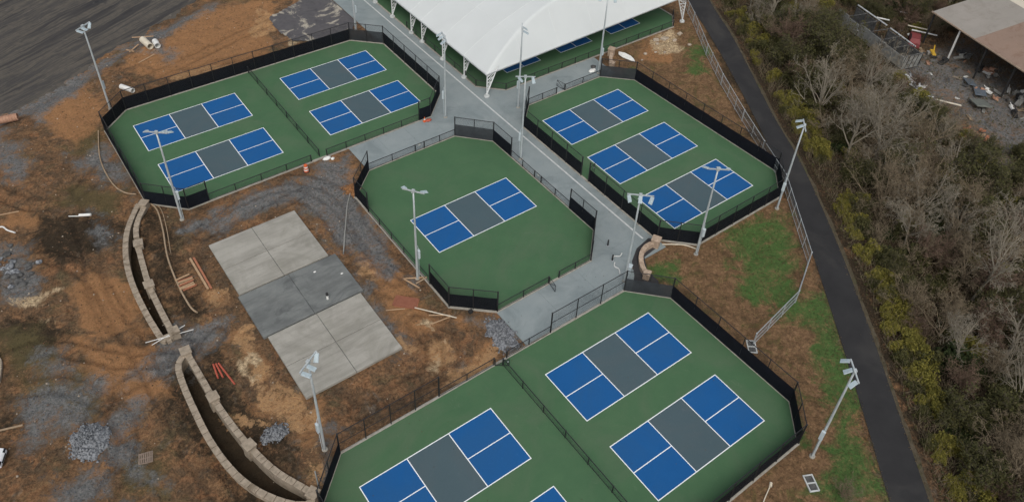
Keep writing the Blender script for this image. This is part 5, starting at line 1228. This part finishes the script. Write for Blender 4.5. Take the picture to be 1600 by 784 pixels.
def leafm(name, cols):
    m, nt, b, out = nodes(name); P = coords(nt, 'World')
    w = nt.nodes.new('ShaderNodeTexWhiteNoise'); w.noise_dimensions = '3D'
    g = nt.nodes.new('ShaderNodeVectorMath'); g.operation = 'SNAP'; g.inputs[1].default_value = (.22, .22, .22); nt.links.new(P, g.inputs[0]); nt.links.new(g.outputs[0], w.inputs['Vector'])
    c = ramp(nt, w.outputs['Value'], [(i / max(1, len(cols) - 1), q) for i, q in enumerate(cols)])
    c = mixc(nt, ramp(nt, noise(nt, P, .55, 3), [(.35, 0.), (.7, .6)]), c, cols[0])
    nt.links.new(c, b.inputs['Base Color']); b.inputs['Roughness'].default_value = .7; b.inputs['Specular IOR Level'].default_value = .2
    t = nt.nodes.new('ShaderNodeBsdfTranslucent'); nt.links.new(c, t.inputs['Color']); mx = nt.nodes.new('ShaderNodeMixShader'); mx.inputs[0].default_value = .25
    nt.links.new(b.outputs[0], mx.inputs[1]); nt.links.new(t.outputs[0], mx.inputs[2]); nt.links.new(mx.outputs[0], out.inputs['Surface'])
    return m
BK = {'grey': bark('pale_grey_bark', (.29, .258, .20), (.19, .168, .128)), 'tan': bark('tan_twigs', (.245, .195, .130), (.165, .130, .085)), 'red': bark('reddish_twigs', (.21, .140, .102), (.15, .10, .074)), 'dark': bark('dark_twigs', (.125, .108, .072), (.082, .071, .05))}
LF = {'yellow': leafm('yellow_green_leaves', [(.125, .118, .026), (.20, .18, .036), (.27, .23, .048), (.095, .095, .024)]), 'olive': leafm('olive_leaves', [(.050, .052, .020), (.082, .080, .028), (.110, .100, .036), (.038, .044, .017)]), 'brown': leafm('withered_leaves', [(.085, .064, .038), (.125, .092, .056), (.055, .045, .028)]), 'green': leafm('dark_green_leaves', [(.022, .036, .012), (.038, .052, .017), (.055, .066, .02)])}
BARE = dict(num=[1, 8, 6, 5, 5], sub=[3, 4, 3, 2, 2], wob=[.06, .13, .16, .2, .25], up=[.0, .10, .08, .05, .02], start=[.35, .28, .25, .2], len=[1.25, .52, .5, .5], rad=[.62, .5, .5, .55], ang=[(18, 55), (22, 55), (25, 60), (25, 70)])
SHRUB = dict(num=[1, 11, 6, 6, 4], sub=[1, 4, 3, 2, 1], wob=[.05, .16, .2, .25, .3], up=[.0, .06, .03, .0, .0], start=[.1, .2, .2, .15], len=[3.6, .46, .5, .5], rad=[.7, .5, .55, .6], ang=[(12, 62), (25, 60), (25, 70), (25, 75)])
FAN = dict(num=[1, 13, 5, 5, 4], sub=[1, 5, 3, 2, 2], wob=[.05, .10, .15, .2, .25], up=[.0, .07, .06, .04, .02], start=[.1, .35, .3, .2], len=[3.0, .40, .5, .5], rad=[.62, .45, .5, .55], ang=[(8, 52), (15, 45), (20, 55), (25, 65)])
def tree_proto(seed, spec, H, rad, bk, lf=None, nleaf=0, lsize=.1, twig=None):
    r = np.random.default_rng(seed); segs = [[] for _ in range(5)]; tips = []
    L0 = H * (.42 if spec is BARE else .17)
    grow(r, spec, segs, tips, np.zeros(3), np.array([r.normal() * .05, r.normal() * .05, 1.0]), L0, rad, 0)
    out = []
    v1, f1 = tubes_np(segs[0] + segs[1], 6); o = np_mesh('trunk', v1, f1, BK[bk], smooth_=True); out.append(('trunk', o.data)); bpy.data.objects.remove(o)
    v2, f2 = tubes_np(segs[2] + segs[3], 4); s4 = np.array(segs[4]); s4[:, 6:8] = np.maximum(s4[:, 6:8], .012)
    v3, f3 = tubes_np(s4, 3)
    o = np_mesh('crown', np.r_[v2, v3], np.r_[f2, f3 + len(v2)], BK[twig or bk]); out.append(('crown', o.data)); bpy.data.objects.remove(o)
    if lf:
        T = np.array(tips); P = T[r.integers(0, len(T), nleaf)] + r.normal(0, .22, (nleaf, 3))
        v, f = leaf_quads(P, lsize, r); o = np_mesh('foliage', v, f, LF[lf]); out.append(('foliage', o.data)); bpy.data.objects.remove(o)
    return out
def bush_proto(seed, rx, rz_, lf, n, lsize):
    r = np.random.default_rng(seed); cl = r.normal(size=(26, 3)); cl /= np.linalg.norm(cl, axis=1)[:, None]; cl *= r.uniform(.35, 1.0, (26, 1)); cl[:, 2] = np.abs(cl[:, 2])
    C_ = cl * np.array([rx, rx, rz_]) * .8; rr = r.uniform(.35, .8, 26) * rx * .5
    k = r.integers(0, 26, n); d = r.normal(size=(n, 3)); d /= np.linalg.norm(d, axis=1)[:, None]; P = C_[k] + d * (rr[k] * r.uniform(.4, 1.05, n) ** .5)[:, None]; P[:, 2] = np.abs(P[:, 2]) + .05
    v, f = leaf_quads(P, lsize, r); o = np_mesh('crown', v, f, LF[lf]); me = o.data; bpy.data.objects.remove(o)
    segs = [(0, 0, -.3, *(c * .85), .045, .012) for c in C_]; v1, f1 = tubes_np(segs, 4); o = np_mesh('trunk', v1, f1, BK['dark']); m1 = o.data; bpy.data.objects.remove(o)
    return [('trunk', m1), ('crown', me)]
PROTO = {
    'bare': [tree_proto(100 + i, BARE if i % 3 else FAN, H, .15, 'grey' if i != 4 else 'tan') for i, H in enumerate((8.5, 7.5, 9.5, 7.0, 8.0, 9.0))],
    'tan': [tree_proto(200 + i, SHRUB, H, .10, 'tan', 'brown' if i == 3 else None, 700, .07) for i, H in enumerate((6.0, 5.0, 5.5, 6.4))],
    'dark': [tree_proto(250 + i, SHRUB, H, .10, 'dark', 'olive', 3400, .10) for i, H in enumerate((5.5, 4.6, 5.0))],
    'red': [tree_proto(300 + i, SHRUB, H, .09, 'red', 'brown', 900, .08) for i, H in enumerate((4.6, 5.2))],
    'yellow': [bush_proto(400 + i, 1.7, 2.3, 'yellow', 2600, .13) for i in range(3)],
    'olive': [bush_proto(450 + i, 1.9, 2.2, 'olive', 2800, .13) for i in range(3)],
    'green': [bush_proto(480 + i, 1.9, 1.8, 'green', 2800, .13) for i in range(2)],
}
INFO = {'bare': ('bare_tree', 'pale grey leafless tree standing in the woods beyond the trail', 'tree', 'pale leafless trees in the woods'),
        'tan': ('bare_shrub', 'tan leafless many stemmed shrub in the woods beyond the trail', 'shrub', 'tan leafless shrubs in the woods'),
        'dark': ('dark_shrub', 'dark twiggy shrub with sparse olive leaves in the woods', 'shrub', 'dark olive shrubs in the woods'),
        'red': ('reddish_shrub', 'reddish brown withered shrub in the woods', 'shrub', 'reddish shrubs in the woods'),
        'yellow': ('yellow_bush', 'yellow green leafy bush at the edge of the woods', 'bush', 'yellow green bushes in the woods'),
        'olive': ('olive_bush', 'olive leafy bush in the woods undergrowth', 'bush', 'olive bushes in the woods'),
        'green': ('green_bush', 'dark green leafy bush in the woods undergrowth', 'bush', 'dark green bushes in the woods')}
def plant(kind, x, y, z, sc, rz, label=None, group=True):
    nm, lb, cat, gr = INFO[kind]
    pr = PROTO[kind][random.randrange(len(PROTO[kind]))]
    e = empty(nm, (x, y, z), rz); e.scale = (sc * random.uniform(.85, 1.15), sc, sc * random.uniform(.8, 1.25)); e.rotation_euler = (random.uniform(-.12, .12), random.uniform(-.12, .12), rz); tag(e, label or lb, cat, gr if group else None)
    for n_, me in pr: link_mesh(n_, me, e)
    return e
WOOD = [tuple(q) for q in (TR + tn * 1.6)] + [(-5, -95), (60, -90), (150, -30), (150, 60), (112, 66)]
YARD = ZP['lot'] + [[(68, -19), (73, -13), (77, -4), (80, 5), (110, 0), (105, -45), (85, -50), (72, -30)]]
CLEAR = [ZP['lot'][0], [tuple(sp(-.5, -2.2, 0)[:2]), tuple(sp(34, -2.2, 0)[:2]), tuple(sp(34, 27, 0)[:2]), tuple(sp(-.5, 27, 0)[:2])], [(78.8, 4.5), (74.6, 5.8), (69.8, -9.2), (72.2, -11.4), (75.6, -10.6)], [(77.5, -7.5), (81.5, -7.5), (81.5, -3.6), (77.8, -3.6)]]
pts = []
def scatter(step, seed, off0, off1):
    r = np.random.default_rng(seed); xs, ys = np.meshgrid(np.arange(-10, 125, step), np.arange(-75, 60, step))
    x = xs.ravel() + r.uniform(-.5, .5, xs.size) * step; y = ys.ravel() + r.uniform(-.5, .5, xs.size) * step
    d = poly_sd(x, y, WOOD); ok = (d < -off0) & (d > -off1)
    for qi, q in enumerate(CLEAR): ok &= poly_sd(x, y, q) > ((-1.2, .2, 2.6, .2)[qi])
    px, z_ = to_px(np.stack([x, y, np.zeros_like(x)], 1)); ok &= (px[:, 0] > 1000) & (px[:, 0] < 1665) & (px[:, 1] > -45) & (px[:, 1] < 900)
    return x[ok], y[ok], d[ok], r
cnt = 0
x, y, d, r = scatter(3.25, 5, 2.6, 70)
for a_, b_, dd in zip(x, y, d):
    f = float(fbm(np.array([a_]), np.array([b_]), 16, 31, 3)[0]); u = r.random()
    if -dd < 3.2: kind = 'yellow' if u < .5 else ('dark' if u < .8 else 'tan')
    elif f > .56: kind = 'bare' if u < .48 else ('tan' if u < .85 else 'dark')
    elif f < .44: kind = 'dark' if u < .55 else ('red' if u < .75 else 'tan')
    else: kind = 'tan' if u < .38 else ('dark' if u < .68 else ('bare' if u < .86 else 'red'))
    s = r.uniform(.85, 1.45) * (.6 if -dd < 3.5 else 1); dc = min(float(poly_sd(np.array([a_]), np.array([b_]), q)[0]) for q in CLEAR); s *= min(1, .5 + .06 * max(dc, 0)); plant(kind, a_, b_, tz(a_, b_) - .1, s, r.uniform(0, 6.28)); cnt += 1
x, y, d, r = scatter(2.9, 6, .1, 70)
for a_, b_, dd in zip(x, y, d):
    u = r.random()
    if -dd < 3.4:
        f = float(fbm(np.array([a_]), np.array([b_]), 9, 77, 2)[0]); kind = 'yellow' if f > .40 else 'olive'
        if u < .6: continue
        s = r.uniform(.6, 1.05) if -dd > 1.2 else r.uniform(.4, .65)
    else:
        if u < .32: continue
        kind = 'olive' if u < .70 else ('green' if u < .84 else 'yellow'); s = r.uniform(.6, 1.25)
    plant(kind, a_, b_, tz(a_, b_) - .1, s, r.uniform(0, 6.28)); cnt += 1
Q = resample(TR, 150); nq = np.gradient(Q, axis=0); nq = np.stack([-nq[:, 1], nq[:, 0]], 1); nq /= np.linalg.norm(nq, axis=1)[:, None]
pq, _z = to_px(np.c_[Q, np.zeros(len(Q))])
for i in range(len(Q)):
    if not (-40 < pq[i, 1] < 860): continue
    f = float(fbm(Q[i:i + 1, 0], Q[i:i + 1, 1], 10, 123, 2)[0])
    if f < .43 or r.random() < .2: continue
    for off, s in ((r.uniform(1.9, 2.6), r.uniform(.42, .62)), (r.uniform(3.2, 4.4), r.uniform(.6, .95))):
        q = Q[i] + nq[i] * off; plant('yellow' if r.random() < .72 else 'olive', q[0], q[1], tz(*q) - .1, s, r.uniform(0, 6.28)); cnt += 1
print('woodland plants', cnt)
sap = plant('tan', 6.2, -46.3, tz(6.2, -46.3), .42, 1.0, 'small bare sapling on the grass below the lone light pole', False)
# brush floor
def in_view(x, y, lo=-20, hi=1630):
    px, z_ = to_px(np.stack([x, y, np.zeros_like(x)], 1)); return (px[:, 0] > lo) & (px[:, 0] < hi) & (px[:, 1] > -20) & (px[:, 1] < 805)
r = np.random.default_rng(11); n = 260000
x = r.uniform(0, 118, n); y = r.uniform(-70, 40, n); d = poly_sd(x, y, WOOD); ok = (d < .6) & in_view(x, y)
keep = r.random(n) < .22
for q in CLEAR: ok &= (poly_sd(x, y, q) > .2) | keep
x, y = x[ok], y[ok]; z = terrain(x, y)
P = np.stack([x, y, z + r.uniform(.02, .5, len(x)) ** 1.6], 1); k = r.random(len(x))
V1, F1 = leaf_quads(P[k < .45], .14, r); o = np_mesh('brush', V1, F1, LF['brown']); tag(o, 'brown leaf litter and brush on the woods floor', 'brush', kind='stuff')
V1, F1 = leaf_quads(P[k >= .45], .14, r); o = np_mesh('ground_vines', V1, F1, LF['olive']); tag(o, 'olive ground vines on the woods floor', 'vines', kind='stuff')
sel = r.integers(0, len(x), 26000); b0 = np.stack([x[sel], y[sel], z[sel]], 1); dv = np.stack([r.normal(0, .5, 26000), r.normal(0, .5, 26000), r.uniform(.5, 1.6, 26000)], 1)
S = np.concatenate([b0, b0 + dv, np.full((26000, 1), .016), np.full((26000, 1), .006)], 1); v, f = tubes_np(S, 3)
o = np_mesh('brush_stems', v, f, BK['tan']); tag(o, 'dry upright brush stems on the woods floor', 'brush', kind='stuff')

# ------------------------------------------------------------------ grass and stones
def field(n, seed, x0, x1, y0, y1, zones, thr, avoid=.25):
    r = np.random.default_rng(seed); x = r.uniform(x0, x1, n); y = r.uniform(y0, y1, n)
    w = np.max([zone(x, y, k_) for k_ in zones], 0) + (fbm(x, y, 1.6, seed + 3, 3) - .5) * 1.1
    ok = (w > thr) & in_view(x, y) & (hard_sd(x, y) > avoid) & (poly_sd(x, y, ROAD) > .4)
    for t in TRENCH: ok &= poly_sd(x, y, t) > .5
    return x[ok], y[ok], r
def blades(name, x, y, r, m, h, label):
    n = len(x); z = terrain(x, y); V = []
    B = np.stack([x, y, z - .01], 1); k = 4; B = np.repeat(B, k, 0); n4 = len(B)
    B[:, :2] += r.normal(0, .06, (n4, 2)); t = r.uniform(0, 6.28, n4); w = .022
    u = np.stack([np.cos(t), np.sin(t), 0 * t], 1) * w; hh = np.stack([r.normal(0, h * .5, n4), r.normal(0, h * .5, n4), h * r.uniform(.5, 1.2, n4)], 1)
    V = np.stack([B - u, B + u, B + hh], 1).reshape(-1, 3); o = np_mesh(name, V, np.arange(3 * n4).reshape(n4, 3), m); tag(o, label, 'grass', kind='stuff')
gm = leafm('grass_blades', [(.036, .090, .022), (.060, .135, .034), (.09, .16, .046)]); dm = leafm('dead_grass_blades', [(.14, .085, .045), (.17, .11, .06), (.10, .066, .036)])
x, y, r = field(60000, 21, -10, 60, -62, 45, ['green'], .78); blades('grass', x, y, r, gm, .10, 'green grass patches')
x, y, r = field(70000, 22, 0, 62, -62, 30, ['turf'], .55); blades('dead_grass', x, y, r, dm, .11, 'dead brown grass around the right courts')
def stones(name, x, y, r, m, s0, s1, label):
    n = len(x); z = terrain(x, y); s = r.uniform(s0, s1, n)
    O = np.array([(1, 0, 0), (0, 1, 0), (-1, 0, 0), (0, -1, 0), (0, 0, .8), (0, 0, -.6)], float); Fo = np.array([(0, 1, 4), (1, 2, 4), (2, 3, 4), (3, 0, 4), (1, 0, 5), (2, 1, 5), (3, 2, 5), (0, 3, 5)])
    V = O[None] * (s[:, None, None] * r.uniform(.6, 1.4, (n, 6, 1))); a_ = r.uniform(0, 6.28, n); c_, s_ = np.cos(a_), np.sin(a_)
    Vx = V[:, :, 0] * c_[:, None] - V[:, :, 1] * s_[:, None]; Vy = V[:, :, 0] * s_[:, None] + V[:, :, 1] * c_[:, None]; V[:, :, 0] = Vx + x[:, None]; V[:, :, 1] = Vy + y[:, None]; V[:, :, 2] += z[:, None] + .01
    o = np_mesh(name, V.reshape(-1, 3), (Fo[None] + (np.arange(n) * 6)[:, None, None]).reshape(-1, 3), m); tag(o, label, 'gravel', kind='stuff')
x, y, r = field(60000, 23, -54, 12, -46, 66, ['gravel'], .75); stones('gravel', x, y, r, mat('loose_gravel', (.15, .158, .17), (.07, .075, .082), .95, 5), .03, .09, 'blue grey gravel spread on the soil')
x, y, r = field(9000, 24, -54, 12, -46, 62, ['clay', 'dark'], .75); stones('clods', x, y, r, mat('soil_clods', (.16, .09, .05), (.10, .06, .035), .95, 2), .03, .12, 'loose soil clods')
r = np.random.default_rng(30); x = r.uniform(-54, 10, 500); y = r.uniform(-26, 62, 500); ok = (hard_sd(x, y) > .3) & in_view(x, y); stones('litter_stones', x[ok], y[ok], r, M['pale_rock'], .04, .13, 'pale stones and litter specks on the soil')

# fallen leaves along the trail edges and scattered on courts and plaza
r = np.random.default_rng(40); L_ = []
for E_, sg in ((TL, 1), (TR, -1)):
    Q = resample(E_, 5000); nrm = np.gradient(Q, axis=0); nrm = np.stack([-nrm[:, 1], nrm[:, 0]], 1); nrm /= np.linalg.norm(nrm, axis=1)[:, None]
    off = np.abs(r.normal(0, .40, 5000)) * (.3 + 1.4 * fbm(Q[:, 0], Q[:, 1], 3, 19)); L_.append(Q - nrm * (off * sg)[:, None] + r.normal(0, .15, (5000, 2)))
Q = np.concatenate(L_); Q = Q[in_view(Q[:, 0], Q[:, 1])]
V1, F1 = leaf_quads(np.stack([Q[:, 0], Q[:, 1], np.full(len(Q), .035)], 1), .07, r); o = np_mesh('leaf_litter', V1, F1, LF['brown']); tag(o, 'fallen brown leaves along the trail edges', 'leaves', kind='stuff')
x = r.uniform(-30, 35, 1500); y = r.uniform(-41, 41, 1500); ok = (hard_sd(x, y) < -.3) & in_view(x, y) & (r.random(1500) < .5); x, y = x[ok], y[ok]
V1, F1 = leaf_quads(np.stack([x, y, np.full(len(x), .058)], 1), .055, r); V1[:, 2] = np.maximum(V1[:, 2], .05); o = np_mesh('stray_leaves', V1, F1, LF['brown']); tag(o, 'stray leaves blown onto courts and plaza', 'leaves', kind='stuff')
